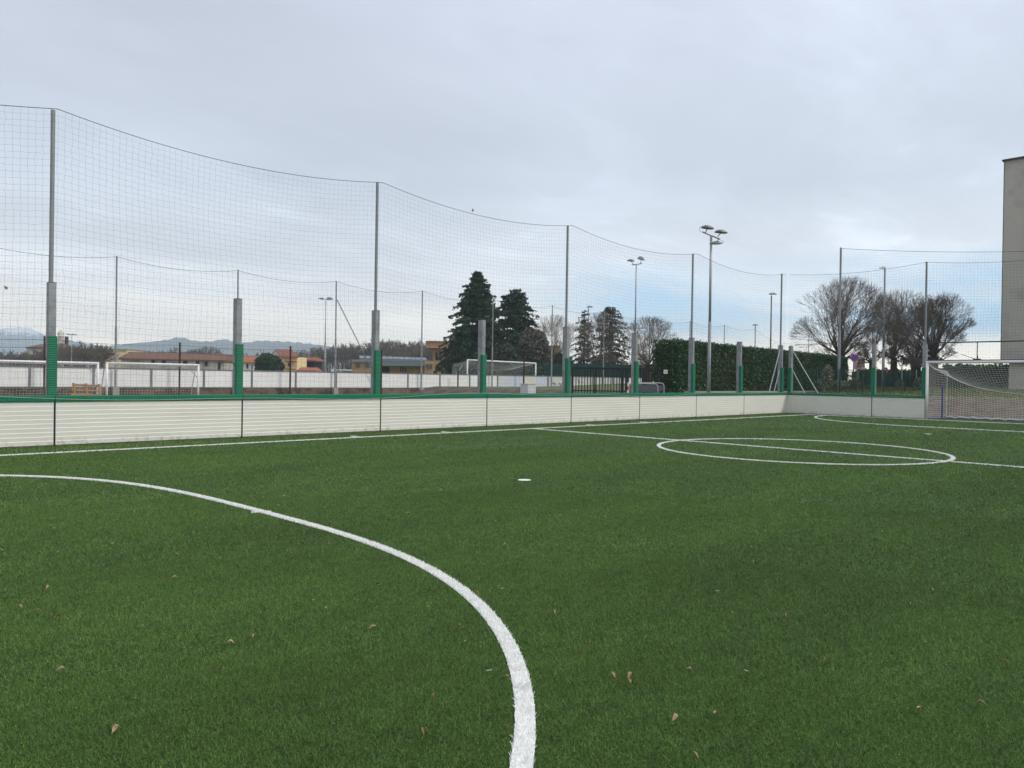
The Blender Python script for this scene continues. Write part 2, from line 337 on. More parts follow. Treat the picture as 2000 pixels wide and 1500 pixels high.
def dist_poly(q, pts):
    pts = np.array(pts, float); best = np.full(len(q), 9.)
    for a, b_ in zip(pts[:-1], pts[1:]):
        lo = np.minimum(a, b_)-.2; hi = np.maximum(a, b_)+.2
        m = np.all((q > lo) & (q < hi), axis=1)
        if not m.any(): continue
        e = b_-a; tt = np.clip(((q[m]-a)@e)/(e@e), 0, 1); best[m] = np.minimum(best[m], np.linalg.norm(q[m]-a-tt[:, None]*e, axis=1))
    return best
def sample(r0, r1, dens, a0=-2, a1=92):
    n = int(dens*(r1*r1-r0*r0)/2*R(a1-a0)); r = np.sqrt(rng.uniform(r0*r0, r1*r1, n)); a = rng.uniform(R(a0), R(a1), n)
    q = np.stack([r*np.sin(a), r*np.cos(a)], 1); return q[(q[:, 1] < BY-.02) & (q[:, 0] < BX-.02)]
def blades(q, w, h, lean=.55):
    n = len(q); a = rng.uniform(0, 2*pi, n); l = rng.normal(0, lean, (n, 2))*h[:, None]
    wv = np.stack([np.cos(a), np.sin(a)], 1)*w[:, None]/2; z = np.zeros(n)
    v = np.empty((n, 4, 3)); hz = h*rng.uniform(.75, 1.15, n)
    v[:, 0] = np.c_[q-wv, z]; v[:, 1] = np.c_[q+wv, z]; v[:, 2] = np.c_[q+l+wv*.45, hz]; v[:, 3] = np.c_[q+l-wv*.45, hz]
    return v.reshape(-1, 3), (np.arange(n)[:, None]*4+np.arange(4)[None])
gq, gw, gh = [], [], []
for r0, r1, dens, w, h in ((2.0, 4.2, 30000, .0020, .0125), (4.2, 6.5, 16000, .0028, .0135), (6.5, 10, 7000, .0045, .015), (10, 16, 2400, .0078, .017), (16, 26, 650, .014, .020), (26, 42, 180, .024, .025)):
    q = sample(r0, r1, dens); gq.append(q); gw.append(np.full(len(q), w)*rng.uniform(.6, 1.3, len(q))); gh.append(np.full(len(q), h))
gq = np.concatenate(gq); gw = np.concatenate(gw); gh = np.concatenate(gh)
spots = [((8.555*.92, 8.50*.92), .095, 'white round penalty mark on the near half of the turf'), ((26.9*.92, 8.35*.92), .095, 'white round penalty mark beyond the centre circle')]
taken = np.zeros(len(gq), bool); zlev = .004
for name, label, pts, w in marks:
    d = dist_poly(gq, pts)+rng.normal(0, .004, len(gq)); m = (d < w/2+.006) & ~taken; taken |= m
    v, f = ribbon(pts, w); zlev += .0006; v[:, 2] = zlev; mb = MB().raw(v, f)
    pa = np.array(pts, float); ln = np.linalg.norm(pa[1:]-pa[:-1], axis=1); tot_ = int(ln.sum()*(2600 if 'near' in label else 900))
    seg = rng.choice(len(ln), tot_, p=ln/ln.sum()); tt = rng.uniform(0, 1, tot_)[:, None]; c = pa[seg]*(1-tt)+pa[seg+1]*tt
    dd = pa[seg+1]-pa[seg]; dd /= np.linalg.norm(dd, axis=1, keepdims=True); c = c+np.stack([-dd[:, 1], dd[:, 0]], 1)*(rng.uniform(-w/2, w/2, len(c))+rng.normal(0, .0015, len(c)))[:, None]
    rr_ = np.hypot(c[:, 0], c[:, 1]); bv, bf = blades(c, .0018+.0006*rr_, .0150+.0003*rr_, .28); mb.raw(bv, bf)
    tag(mb.build(name, WBLADE), label, kind='structure')
for (cx, cy), r, label in spots:
    d = np.hypot(gq[:, 0]-cx, gq[:, 1]-cy); m = (d < r) & ~taken; taken |= m
    mb = MB(); mb.add([(cx+r*cos(i*pi/12), cy+r*sin(i*pi/12), .012) for i in range(24)], [tuple(range(24))])
    bv, bf = blades(gq[m], gw[m]*1.3, gh[m]); mb.raw(bv, bf); tag(mb.build('penalty_mark', WBLADE), label, kind='structure')
bv, bf = blades(gq[~taken], gw[~taken], gh[~taken])
tag(MB().raw(bv, bf).build('turf_blades', BLADE), 'short green artificial grass blades of the pitch', kind='stuff')

# ------------------------------------------------------------------ perimeter boards
S0, PL = 4.095, 3.893
def board_profile(face, sgn):
    # ten planks; every plank has a small ledge on top that catches the sky
    z = .03; prof = []; ph = .0862
    for k in range(10):
        prof += [(.0058, z), (.0, z+ph-.011)]; z += ph
    prof += [(.0058, z)]
    return prof
def panel(a, b, n):      # a,b: ends (x,y) at the face, n: unit normal into the pitch
    a, b, n = Vector((*a, 0)), Vector((*b, 0)), Vector((*n, 0)); mb = MB(); prof = board_profile(0, 1); k = len(prof); back = -.04
    ring = [(-d, z) for d, z in prof]+[(back, prof[-1][1]), (back, prof[0][1])]
    va = [a+n*d+ZV*z for d, z in ring]; vb = [b+n*d+ZV*z for d, z in ring]; m = len(ring)
    mb.add(va+vb, [tuple(range(m)), tuple(range(2*m-1, m-1, -1))]+[(i, m+i, m+(i+1) % m, (i+1) % m) for i in range(m)])
    return mb
sb = thing('perimeter_board', (16, BY, 0), 'long low cream plank board wall along the left side of the pitch', 'board wall', 'boards around the pitch')
ns = (0, -1)
xs = [S0+n*PL for n in range(-3, 9)]
xs[-1] = BX
def bolts(par, pts, n):
    for p in pts: MB().tube(Vector(p), Vector(p)+Vector(n)*.012, .014, .011, 8).build('bolt', MT['white'], par)
for i in range(len(xs)-1):
    g0 = .018; x1 = xs[i+1]-(g0 if i < len(xs)-2 else 0)
    p = panel((xs[i]+g0, BY), (x1, BY), ns).build('board_panel', MT['board'], sb)
    bolts(p, [(xs[i]+g0+.07, BY-.001, .095), (xs[i+1]-g0-.07, BY-.001, .095)], (0, -1, 0))
    if i: MB().box(xs[i]-.017, xs[i]+.017, BY+.002, BY+.035, .0, .892).build('seam_strip', MT['gapm'], sb)
MB().box(xs[0], BX+.05, BY+.041, BY+.08, .0, .892).build('backing', MT['concrete'], sb)
mb = MB()
for i in range(len(xs)-1): mb.box(xs[i]+.003, xs[i+1]-(.003 if i < len(xs)-2 else -.0), BY-.035, BY+.14, .893, 1.017)
o = mb.build('top_pad', MT['padx'], sb); bv_ = o.modifiers.new('b', 'BEVEL'); bv_.width = .02; bv_.segments = 2
eb = thing('perimeter_board', (BX, 14, 0), 'short low grey shaded board wall closing the far end left of the goal', 'board wall', 'boards around the pitch')
for y0, y1 in ((BY, 13.37), (13.335, 11.16)):
    p = panel((BX, y1), (BX, y0), (-1, 0)).build('board_panel', MT['board'], eb)
MB().box(BX+.002, BX+.035, 13.335, 13.37, 0, .892).build('seam_strip', MT['gapm'], eb)
MB().box(BX+.041, BX+.08, 11.16, BY+.03, 0, .892).build('backing', MT['concrete'], eb)
o = MB().box(BX-.035, BX+.14, 11.13, BY-.036, .894, 1.016).build('top_pad', MT['pady'], eb); bv_ = o.modifiers.new('b', 'BEVEL'); bv_.width = .02; bv_.segments = 2
MB().box(BX-.02, BX+.08, 11.13, 11.155, 0, .892).build('end_post', MT['darksteel'], eb)

# ------------------------------------------------------------------ padded posts and tall poles
ZC, ZP, ZT = 3.28, 2.21, 6.77
def post_side(x, tall, label, y=BY+.16):
    r = thing('net_post' if tall else 'short_post', (x, y, 0), label, 'post', 'tall net posts behind the boards' if tall else 'short posts behind the boards')
    c = MB(); c.box(x-.065, x+.065, y, y+.20, 0, ZC).build('column', MT['steel'], r)
    MB().box(x-.067, x+.067, y-.002, y+.202, ZC, ZC+.012).build('cap', MT['darksteel'], r)
    MB().box(x-.072, x+.082, y-.05, y+.075, 1.0, ZP).build('pad', MT['padz'], r)
    b_ = MB(); b_.tube((x-.066, y+.13, 1.75), (x-.085, y+.13, 1.75), .014, n=6); b_.build('bolt', MT['darksteel'], r)
    if tall:
        MB().tube((x-.01, y+.10, ZC-.4), (x+.0, y+.10, ZT), .042, .040, 12).build('net_pole', MT['pole'], r)
    return r
ordn = ['leftmost', 'second from the left', 'third from the left', 'fourth from the left', 'fifth, at the corner']
t0 = s0_ = None
for n in range(9):
    x = S0+n*PL+(.02 if n == 8 else 0)-.02
    if n % 2 == 0:
        lab = 'tall steel net post behind the side boards, '+ordn[n//2]
        if t0 is None: t0 = post_side(x, True, lab)
        else: copy_thing(t0, (x, BY+.16, 0), lab)
    else:
        lab = 'short square post without a pole, '+['first', 'second', 'third', 'fourth'][n//2]+' from the left'
        if s0_ is None: s0_ = post_side(x, False, lab)
        else: copy_thing(s0_, (x, BY+.16, 0), lab)
def post_end(y, tall, label, grp):
    x = BX+.16
    r = thing('net_post' if tall else 'short_post', (x, y, 0), label, 'post', grp)
    MB().box(x, x+.20, y-.065, y+.065, 0, ZC+(.02 if tall else 0)).build('column', MT['steel'], r)
    MB().box(x-.05, x+.075, y-.08, y+.08, 1.0, ZP).build('pad', MT['padz'], r)
    if tall: MB().tube((x+.10, y, ZC-.4), (x+.10, y, ZT), .042, .040, 12).build('net_pole', MT['pole'], r)
    return r
post_end(BY-.03, False, 'short post with green pad closing the corner, right of the tall corner post', 'short posts behind the boards')
post_end(13.37, False, 'short grey post with green pad above the middle of the end boards', 'short posts behind the boards')
post_end(11.26, True, 'tall grey net post with green pad beside the left goalpost', 'tall net posts behind the boards')
def brace(a, b_, label):
    tag(MB().tube(a, b_, .024, n=8).build('diagonal_brace', MT['greymetal']), label, 'brace', 'diagonal braces at the board corner')
yb = BY+.24; xb = BX+.26
brace((35.12, yb, 3.05), (33.6, yb, .0), 'long pale diagonal brace left of the corner post')
brace((35.12, yb, 2.1), (34.1, yb, .0), 'short pale diagonal brace left of the corner post')
brace((xb, BY-.12, 3.05), (xb, 15.3, .0), 'long pale diagonal brace right of the corner post')
brace((xb, BY-.12, 2.1), (xb, 16.0, .0), 'short pale diagonal brace right of the corner post')

# ------------------------------------------------------------------ nets (real cords)
def net_mesh(nodes, r, mb=None):
    mb = mb or MB(); A = nodes
    h0, h1 = A[:-1].reshape(-1, 3), A[1:].reshape(-1, 3); v0, v1 = A[:, :-1].reshape(-1, 3), A[:, 1:].reshape(-1, 3)
    for a, b_ in ((h0, h1), (v0, v1)):
        ok = np.linalg.norm(a-b_, axis=1) > 1e-4
        v, f = tubes(a[ok], b_[ok], r, r, 3); mb.raw(v, f)
    return mb
def net_wall(p0, p1, bays, z0, z1, cell, r, sag, jit, normal, seed=1, lo_sag=.03, slack=.12):
    """nodes of a hanging net from p0 to p1; bays = positions (0..L) of the poles"""
    rg = np.random.default_rng(seed); p0, p1 = np.array(p0, float), np.array(p1, float); L = np.linalg.norm(p1-p0); e = (p1-p0)/L
    nc = int(L/cell); nr = int((z1-z0)/cell); s = np.linspace(0, L, nc+1)
    bays = np.array(sorted(set([0.0]+list(bays)+[L]))); k = np.clip(np.searchsorted(bays, s, 'right')-1, 0, len(bays)-2)
    u = (s-bays[k])/(bays[k+1]-bays[k]); w = 4*u*(1-u); bl = bays[k+1]-bays[k]
    top = z1-sag*w*(bl/7.8)**2; bot = z0-lo_sag*w
    t = np.linspace(0, 1, nr+1)
    A = np.zeros((nc+1, nr+1, 3)); z = bot[:, None]+(top-bot)[:, None]*t[None]
    ph = rg.uniform(0, 6, 4)
    dx = slack*.5*np.sin(z*1.1+ph[0]+s[:, None]*.35)*np.sin(pi*t)[None]*w[:, None]+rg.normal(0, jit, z.shape)
    dz = rg.normal(0, jit*.8, z.shape)+.03*np.sin(s[:, None]*.9+ph[1]+t[None]*3)*w[:, None]*(1-t)[None]
    dn = slack*w[:, None]*np.sin(pi*t)[None]*np.sin(s[:, None]*.5+ph[2]+t[None]*2)
    dx[:, -1] = 0; dz[:, -1] = 0
    A[..., 0] = p0[0]+e[0]*(s[:, None]+dx)+normal[0]*dn; A[..., 1] = p0[1]+e[1]*(s[:, None]+dx)+normal[1]*dn; A[..., 2] = z+dz
    return A
poles = [S0+n*PL for n in (0, 2, 4, 6)]
nx0 = -5.0
ny_ = BY+.05
A = net_wall((nx0, ny_), (35.3, ny_), [p-nx0 for p in poles]+[], .86, ZT-.02, .128, .0019, .34, .007, (0, 1), 3)
nr_ = thing('ball_net', (16, ny_, 0), 'dark mesh net hanging above the left side boards', 'net', 'ball nets')
net_mesh(A, .0014).build('mesh', MT['net'], nr_)
v, f = tubes(A[:-1, -1], A[1:, -1], .007, .007, 5); MB().raw(v, f).build('top_rope', MT['rope'], nr_)
# loose lower rope that snakes over the front of the padded rail
xx = np.arange(nx0, 35.2, .1); zz = .955+.055*np.sin(xx*.42+1.0)+.035*np.sin(xx*.95); zz = np.where(zz < .885, .885, zz); yy = np.where(zz > .89, BY-.045, BY-.02)
lr = np.stack([xx, np.full_like(xx, BY-.044), zz], 1); v, f = tubes(lr[:-1], lr[1:], .0045, .0045, 5); MB().raw(v, f).build('bottom_rope', MT['paleRope'], nr_)
xe = BX+.20
B_ = net_wall((xe, BY+.05), (xe, -4.0), [BY+.05-11.26, BY+.05-3.6], 1.0, ZT-.02, .128, .0022, .30, .006, (1, 0), 5)
ne = thing('ball_net', (xe, 8, 0), 'mesh net across the far end above the goal', 'net', 'ball nets')
net_mesh(B_[:49], .0016).build('mesh', MT['net'], ne)
top = B_[48:]; keep = top[0, :, 2] > 2.45
net_mesh(top[:, keep], .0016).build('mesh', MT['net'], ne)
v, f = tubes(B_[:-1, -1], B_[1:, -1], .007, .007, 5); MB().raw(v, f).build('top_rope', MT['rope'], ne)
er = [Vector((BX-.046, y, .96+.045*sin(y*1.3))) for y in np.arange(11.2, 17.2, .15)]; MB().path(er, .005, 5).build('bottom_rope', MT['paleRope'], ne)
# far net on its own poles, beyond the neighbouring pitch
YF = 45.0
fx = [13.54, 20.38, 27.18, 34.39, 41.46, 48.43, 55.48, 62.6, 69.84, 76.77, 83.72, 97.97]
Cn = net_wall((-2, YF), (104, YF), [x+2 for x in [6.6]+fx], .8, 7.84, .155, .0026, .42, .010, (0, 1), 8, slack=.2)
nf = thing('ball_net', (45, YF, 0), 'far mesh net on thin poles above the white hoarding', 'net', 'ball nets')
net_mesh(Cn, .0018).build('mesh', MT['net'], nf)
v, f = tubes(Cn[:-1, -1], Cn[1:, -1], .010, .010, 5); MB().raw(v, f).build('top_rope', MT['rope'], nf)
fp = None
for i, x in enumerate(fx):
    lab = 'thin grey pole of the far net, number %d counting from the left' % (i+1)
    if fp is None:
        fp = thing('far_net_pole', (x, YF, 0), lab, 'pole', 'thin poles of the far net')
        MB().tube((x, YF, .3), (x, YF, 4.0), .062, n=10).build('lower_tube', MT['steel'], fp)
        MB().tube((x, YF, 4.0), (x, YF, 7.88), .045, n=10).build('upper_tube', MT['pole'], fp)
        MB().box(x-.16, x+.16, YF-.16, YF+.16, .0, .72).build('plinth', MT['concrete'], fp)
    else: copy_thing(fp, (x, YF, 0), lab)
tag(MB().tube((27.2, YF-.1, 6.6), (30.75, YF-.1, .8), .034, n=8).build('pole_stay', MT['pole']), 'long diagonal steel stay leaning against the third far net pole', 'brace')
# higher net behind the goal end
px, py = XY(1638, 47); z0 = zat(1638, 775, 47); zt = zat(1640, 484, 47)
hp = thing('net_post', (px, py, 0), 'tallest plain steel pole, behind the hedge end and the no parking sign', 'post', 'poles of the high rear net')
MB().tube((px, py, .6), (px, py, 4.6), .085, n=12).build('lower_tube', MT['steel'], hp); MB().tube((px, py, 4.6), (px, py, zt), .06, n=12).build('upper_tube', MT['pole'], hp)
qx, qy = XY(2290, 43.8)
D_ = net_wall((px, py), (qx, qy), [], 1.2, zt-.05, .16, .0026, .065, .008, (1, 0), 11)
nh = thing('ball_net', (px, py-13, 0), 'high rear net hanging in front of the grey building', 'net', 'ball nets')
net_mesh(D_, .0020).build('mesh', MT['net'], nh)
v, f = tubes(D_[:-1, -1], D_[1:, -1], .012, .012, 5); MB().raw(v, f).build('top_rope', MT['rope'], nh)

# ------------------------------------------------------------------ goal in the end boards
GX0 = 35.46; YL, YR, GH = 11.08, 3.76, 2.44
gl = thing('football_goal', (GX0, (YL+YR)/2, 0), 'white football goal with sagging white net set into the end boards', 'goal', 'football goals')
MB().tube((GX0, YL, 0), (GX0, YL, GH+.05), .055, n=14).build('goalpost', MT['white'], gl, True)
MB().tube((GX0, YR, 0), (GX0, YR, GH+.05), .055, n=14).build('goalpost', MT['white'], gl, True)
MB().tube((GX0, YL+.05, GH), (GX0, YR-.05, GH), .056, n=14).build('crossbar', MT['white'], gl, True)
XBk = 37.35; BZ = 2.08; YLb, YRb = YL-.22, YR+.22
MB().path([(GX0+.05, YL, .03), (XBk, YLb, .03), (XBk, YRb, .03), (GX0+.05, YR, .03)], .014).build('base_frame', MT['blue'], gl)
bp_ = MB(); bp_.path([(XBk-.35, YL-.15, .04), (XBk-.35, YL-.15, 1.40)], .032)
bp_.build('blue_support', MT['blue'], gl)
bs = MB(); bs.path([(GX0+.03, YL, GH-.05), (GX0+.7, YL-.1, GH-.3), (XBk, YLb, BZ)], .012); bs.path([(XBk, YLb, BZ), (XBk, YLb, .05)], .010)
ny2 = int((YL-YR)/.115); nxr = 17
def toprope(u):   # rear upper rope, sagging between the two corners
    w = 4*u*(1-u); return BZ-1.0*w**.62*.92
# roof net: crossbar to rear rope
us = np.linspace(0, 1, ny2+1); A = np.zeros((ny2+1, nxr+1, 3))
for j in range(nxr+1):
    t_ = j/nxr
    yc = (YL*(1-us)+YR*us)*(1-t_)+(YLb*(1-us)+YRb*us)*t_
    A[:, j, 0] = GX0+(XBk-GX0-.25*4*us*(1-us))*t_; A[:, j, 1] = yc-.25*np.sin(us*pi*2)*t_*0
    zr = toprope(us); A[:, j, 2] = GH-.03+(zr-GH)*t_-.10*np.sin(pi*t_)
A += rng.normal(0, .004, A.shape)
Rn = A[:, -1].copy()
# back net: rear rope to ground
nb = 16; Bk = np.zeros((ny2+1, nb+1, 3))
for j in range(nb+1):
    t_ = j/nb; Bk[:, j, 0] = Rn[:, 0]*(1-t_)+XBk*t_+.10*np.sin(pi*t_); Bk[:, j, 1] = Rn[:, 1]; Bk[:, j, 2] = Rn[:, 2]*(1-t_)+.04*t_
Bk[:, 1:] += rng.normal(0, .005, Bk[:, 1:].shape)
# side net: post to rear corner
sn_ = []
for (ya, ybk) in ((YL, YLb), (YR, YRb)):
    nsx = 17; C = np.zeros((nsx+1, 22, 3))
    for i in range(nsx+1):
        t_ = i/nsx; tz = (GH-.04)*(1-t_)+BZ*t_-.05*sin(pi*t_)
        for j in range(22):
            h_ = j/21; C[i, j] = (GX0+(XBk-GX0)*t_, ya*(1-t_)+ybk*t_+(.08*sin(pi*t_))*(1 if ya > 8 else -1), tz*(1-h_)+(.04-.0)*h_-.07*sin(pi*t_)*sin(pi*h_))
    sn_.append(C+rng.normal(0, .004, C.shape))
nm = net_mesh(A, .0046); net_mesh(Bk, .0046, nm)
for C in sn_: net_mesh(C, .0046, nm)
nm.build('goal_net', MT['whitenet'], gl)
rp = MB(); v, f = tubes(Rn[:-1], Rn[1:], .016, .016, 6); rp.raw(v, f); bs.raw(v, f); bs.build('net_rope', MT['whitenet'], gl)
hm = MB(); pts = [Vector((XBk+.02*sin(i*1.7), YLb-(YLb-YRb)*i/40, .07+.03*sin(i*2.3))) for i in range(41)]; hm.path(pts, .03, 6); hm.build('net_hem', MT['whitenet'], gl)
pf = thing('pipe_frame', (BX+.2, 8, 3), 'horizontal dark pipes with an upright strut above the goal', 'frame')
for z in (3.27, 2.515): MB().tube((BX+.26, 11.2, z), (BX+.26, -3, z+.02), .026, n=8).build('pipe', MT['darksteel'], pf)
MB().tube((BX+.26, 9.28, 2.53), (BX+.26, 9.28, 3.27), .018, n=8).build('strut', MT['darksteel'], pf)
MB().tube((BX+.26, 9.30, 2.55), (BX+.32, 9.9, 2.78), .012, n=6).build('brace', MT['darksteel'], pf)
k_ = MB(); k_.box(BX+.22, BX+.31, 9.15, 9.42, 2.50, 2.58); k_.box(BX+.24, BX+.29, 9.25, 9.29, 2.40, 2.72); k_.build('clamp', MT['darksteel'], pf)

# ------------------------------------------------------------------ white hoarding of the neighbouring pitch
YW = 45.35
hw = thing('hoarding', (40, YW, 0), 'long white panelled hoarding on a dirty low wall beyond the boards', 'hoarding')
MB().box(-6, 100, YW-.12, YW+.12, -.05, .70).build('low_wall', MT['masonry'], hw)
MB().box(-6, 100, YW-.13, YW+.0, .70, .745).build('bottom_rail', MT['wallgrey'], hw)
MB().box(-6, 100, YW-.13, YW+.0, 1.745, 1.80).build('top_rail', MT['wallgrey'], hw)
k = 0; x = 10.0-3*5.0
xcs = []
x = 9.48-3*2*2.0
def onYx(px_): d = ray(px_, hor(px_)); return d[0]/d[1]*YW
seams = [onYx(q) for q in (57, 183.7, 295, 398, 492, 578.6, 658, 730.6, 798, 860.5, 917.5, 971, 1022, 1068.5)]
stp = (seams[-1]-seams[0])/13; seams = [seams[0]+stp*i for i in range(-4, 14)]
seams += [seams[-1]+stp*(i+1) for i in range(8)]
for i in range(len(seams)-1):
    m_ = MT['wallwhite']
    if 15 <= i <= 16: m_ = MT['wallcream']
    if i >= 17: m_ = MT['scribble'] if i < 19 else MT['wallwhite']
    MB().box(seams[i]+.057, seams[i+1]-.057, YW-.09, YW-.05, .75, 1.74).build('white_panel', m_, hw)
    MB().box(seams[i]-.055, seams[i]+.055, YW-.125, YW-.01, .75, 1.742).build('upright', MT['wallgrey'], hw)
rx = [(3.3, 3.3), (10.05, 3.3), (16.81, 3.27), (23.69, 3.34), (30.6, 3.3), (37.57, 2.05), (44.66, 3.32)]
rp0 = None
for i, (x, z) in enumerate(rx[1:]):
    r = thing('rusty_post', (x, 44.6, .7), 'rusty brown iron post in front of the white hoarding, number %d from the left' % (i+1), 'post', 'rusty iron posts')
    MB().box(x-.04, x+.04, 44.56, 44.64, .3, z).build('shaft', MT['rust'], r)
    MB().box(x-.06, x+.06, 44.54, 44.66, z, z+.02).build('cap', MT['rust'], r)
for z, lab in ((3.15, 'upper dark wire strung between the rusty posts'), (2.75, 'lower dark wire strung between the rusty posts')):
    pts = [Vector((x, 44.6, z-.10*sin(pi*((x-3) % 6.9)/6.9))) for x in np.arange(-3, 31, .7)]
    tag(MB().path(pts, .012, 4).build('wire', MT['rope']), lab, 'wire')
def small_goal(x0, x1, y, h_, lab, r=.055, back=1.1, z=0.0):
    o = thing('football_goal', ((x0+x1)/2, y, z), lab, 'goal', 'football goals')
    for x in (x0, x1): MB().tube((x, y, z), (x, y, h_), r, n=10).build('goalpost', MT['white'], o, True)
    MB().tube((x0-.05, y, h_), (x1+.05, y, h_), r, n=10).build('crossbar', MT['white'], o, True)
    f_ = MB()
    for x in (x0, x1):
        f_.path([(x, y, h_-.05), (x, y+.35, h_-.05), (x, y+back, z+.05)], .022, 6); f_.path([(x, y+back, z+.04), (x, y, z+.04)], .022, 6)
        f_.tube((x, y, h_-.75), (x+(.45 if x == x1 else -.45)*-1, y+.3, h_-.12), .018, n=6)
    f_.path([(x0, y+.35, h_-.08), (x1, y+.35, h_-.08)], .018, 6); f_.path([(x0, y+back, z+.04), (x1, y+back, z+.04)], .025, 6); f_.build('rear_frame', MT['greymetal'], o)
    nxn = int((x1-x0)/.14); C = np.zeros((nxn+1, 15, 3))
    for i in range(nxn+1):
        u = i/nxn
        for j in range(15):
            v_ = j/14; C[i, j] = (x0+(x1-x0)*u, y+.35+(back-.35)*v_**.7, (h_-.1)*(1-v_)+z*v_+.05-.30*4*u*(1-u)*(1-v_)*0)
    net_mesh(C+rng.normal(0, .006, C.shape), .003).build('goal_net', MT['whitenet'], o)
    return o
small_goal(12.20, 16.80, 41.9, 2.0, 'small white goal before the hoarding, right of the wooden pallet')
small_goal(5.6, 11.70, 41.6, 1.98, 'wide white goal at the left edge behind the green boards')
# big goal on the field past the hoarding, with banners
def tilted_goal(pa, pb, dep_a, dep_b, ya_, yb_, lab, back, netcell=.16):
    a = P(pa, ya_, dep_a); b_ = P(pb, yb_, dep_b); zg = .8
    o = thing('football_goal', ((a.x+b_.x)/2, (a.y+b_.y)/2, zg), lab, 'goal', 'football goals')
    for p in (a, b_): MB().tube((p.x, p.y, zg), p, .07, n=10).build('goalpost', MT['white'], o, True)
    MB().tube(a, b_, .07, n=10).build('crossbar', MT['white'], o, True)
    if back:
        d = (b_-a); d.z = 0; n_ = Vector((-d.y, d.x, 0)).normalized()*back
        n_ = n_ if n_.dot(V) > 0 else -n_
        L = d.length; k = int(L/netcell); C = np.zeros((k+1, 22, 3)); 
        for i in range(k+1):
            u = i/k; p = a.lerp(b_, u); sg = .55*4*u*(1-u)
            for j in range(22):
                if j <= 8: t_ = j/8; q = p+n_*t_; q.z = p.z-.1-(.25+sg)*t_
                else: t_ = (j-8)/13; q = p+n_*(1+.05*t_); q.z = (p.z-.35-sg)*(1-t_)+zg*t_
                C[i, j] = q
        nm_ = net_mesh(C, .005)
        for p in (a, b_):
            C = np.zeros((10, 12, 3))
            for i in range(10):
                for j in range(12): t_ = i/9; q = p+n_*t_; q.z = (p.z-.1-.25*t_)*(1-j/11)+zg*j/11; C[i, j] = q
            net_mesh(C, .005, nm_)
        nm_.build('goal_net', MT['whitenet'], o)
        MB().tube((a+n_*.9)+ZV*(-1.6), a+ZV*-.5+n_*.35, .03, n=6).build('rear_strut', MT['white'], o)
    return o
tilted_goal(913, 1046.5, 67, 73, 703, 709.5, 'large white goal with net seen over the hoarding', 2.0)
tilted_goal(649, 694, 150, 152, 722, 723.5, 'tiny far goal just above the hoarding top', 0)
tilted_goal(1090, 1157, 88, 90, 726.5, 728.0, 'distant goal behind the black gate', 0)
for i, (a, b_, y0, y1, m_) in enumerate(((935, 968, 709, 727, 'tan'), (968, 992, 710, 720, 'signblue'), (992, 1012, 709, 727, 'tan'), (1012, 1040, 711, 727, 'signblue'))):
    lab = ['orange banner behind the left half of the far goal', 'small blue banner left of centre behind the far goal', 'orange banner right of centre behind the far goal', 'blue banner at the right end behind the far goal'][i]
    o = MB().fbox(a, b_, y0, y1, 80+i*.3, .05).build('field_banner', MT[m_]); tag(o, lab, 'banner', 'banners behind the far goal')
# pallet
pr = thing('wooden_pallet', (9.9, 41.0, .2), 'bare wooden pallet leaning up behind the green board rail', 'pallet')
pa = P(141, 750, 36); ux = (P(196, 753, 36)-P(141, 750, 36)); ux.z = -.04
for k in range(4):
    c = pa+ux*.5-ZV*(.04+.22*k)-V*(.05*k); MB().obox(c, ux*.5, V*.012, ZV*(.055 if k != 1 else .03)).build('plank', MT['wood'], pr)
for u in (.06, .5, .97):
    c = pa+ux*u-ZV*.36-V*.02+V*.05; MB().obox(c, ux.normalized()*.045, V*.04, ZV*.42-V*.06).build('bearer', MT['wood'], pr)
# cabinet
a = P(1018, 750, 46); cb = thing('utility_cabinet', (a.x, a.y, .3), 'plain pale utility cabinet standing before the hoarding', 'cabinet')
c0 = P(1031.5, 760, 44); zt_ = zat(1031, 750.5, 44)
MB().obox((c0.x, c0.y, zt_/2), (.33, 0, 0), (0, .30, 0), (0, 0, zt_/2)).build('body', MT['greybox'], cb)
MB().obox((c0.x, c0.y, zt_+.015), (.36, 0, 0), (0, .33, 0), (0, 0, .015)).build('lid', MT['greybox'], cb)
MB().obox((c0.x+.05, c0.y-.305, zt_/2), (.25, 0, 0), (0, .004, 0), (0, 0, zt_/2-.1)).build('door', MT['greybox'], cb)

# ------------------------------------------------------------------ black gate fence, barriers, sign
a, b_ = P(1117, 717.5, 32.8), P(1291, 719, 32.8)
bf_ = thing('bar_fence', ((a.x+b_.x)/2, (a.y+b_.y)/2, 0), 'black vertical bar fence and gate left of the tall hedge', 'fence')
d = b_-a; d.z = 0; L = d.length; e = d/L; nrm = Vector((-e.y, e.x, 0)); zt_ = a.z
for z, h_ in ((zt_-.03, .05), (1.02, .03)):
    c = (a+b_)/2; c.z = z; MB().obox(c, d/2, nrm*.02, ZV*h_/2*1.6).build('rail', MT['black'], bf_)
bars = MB(); 
for k in range(int(L/.125)): q = a+e*(k*.125+.06); bars.box(q.x-.013, q.x+.013, q.y-.013, q.y+.013, .05, zt_-.04)
bars.build('bars', MT['black'], bf_)
for px_, w in ((1117.5, .05), (1162, .05), (1215.5, .10), (1225.5, .10), (1259, .22), (1289, .05)):
    q = P(px_, 740, 32.7); MB().obox((q.x, q.y, zt_/2), e*w/2*1.1, nrm*.045, ZV*zt_/2).build('gate_post', MT['black'], bf_)
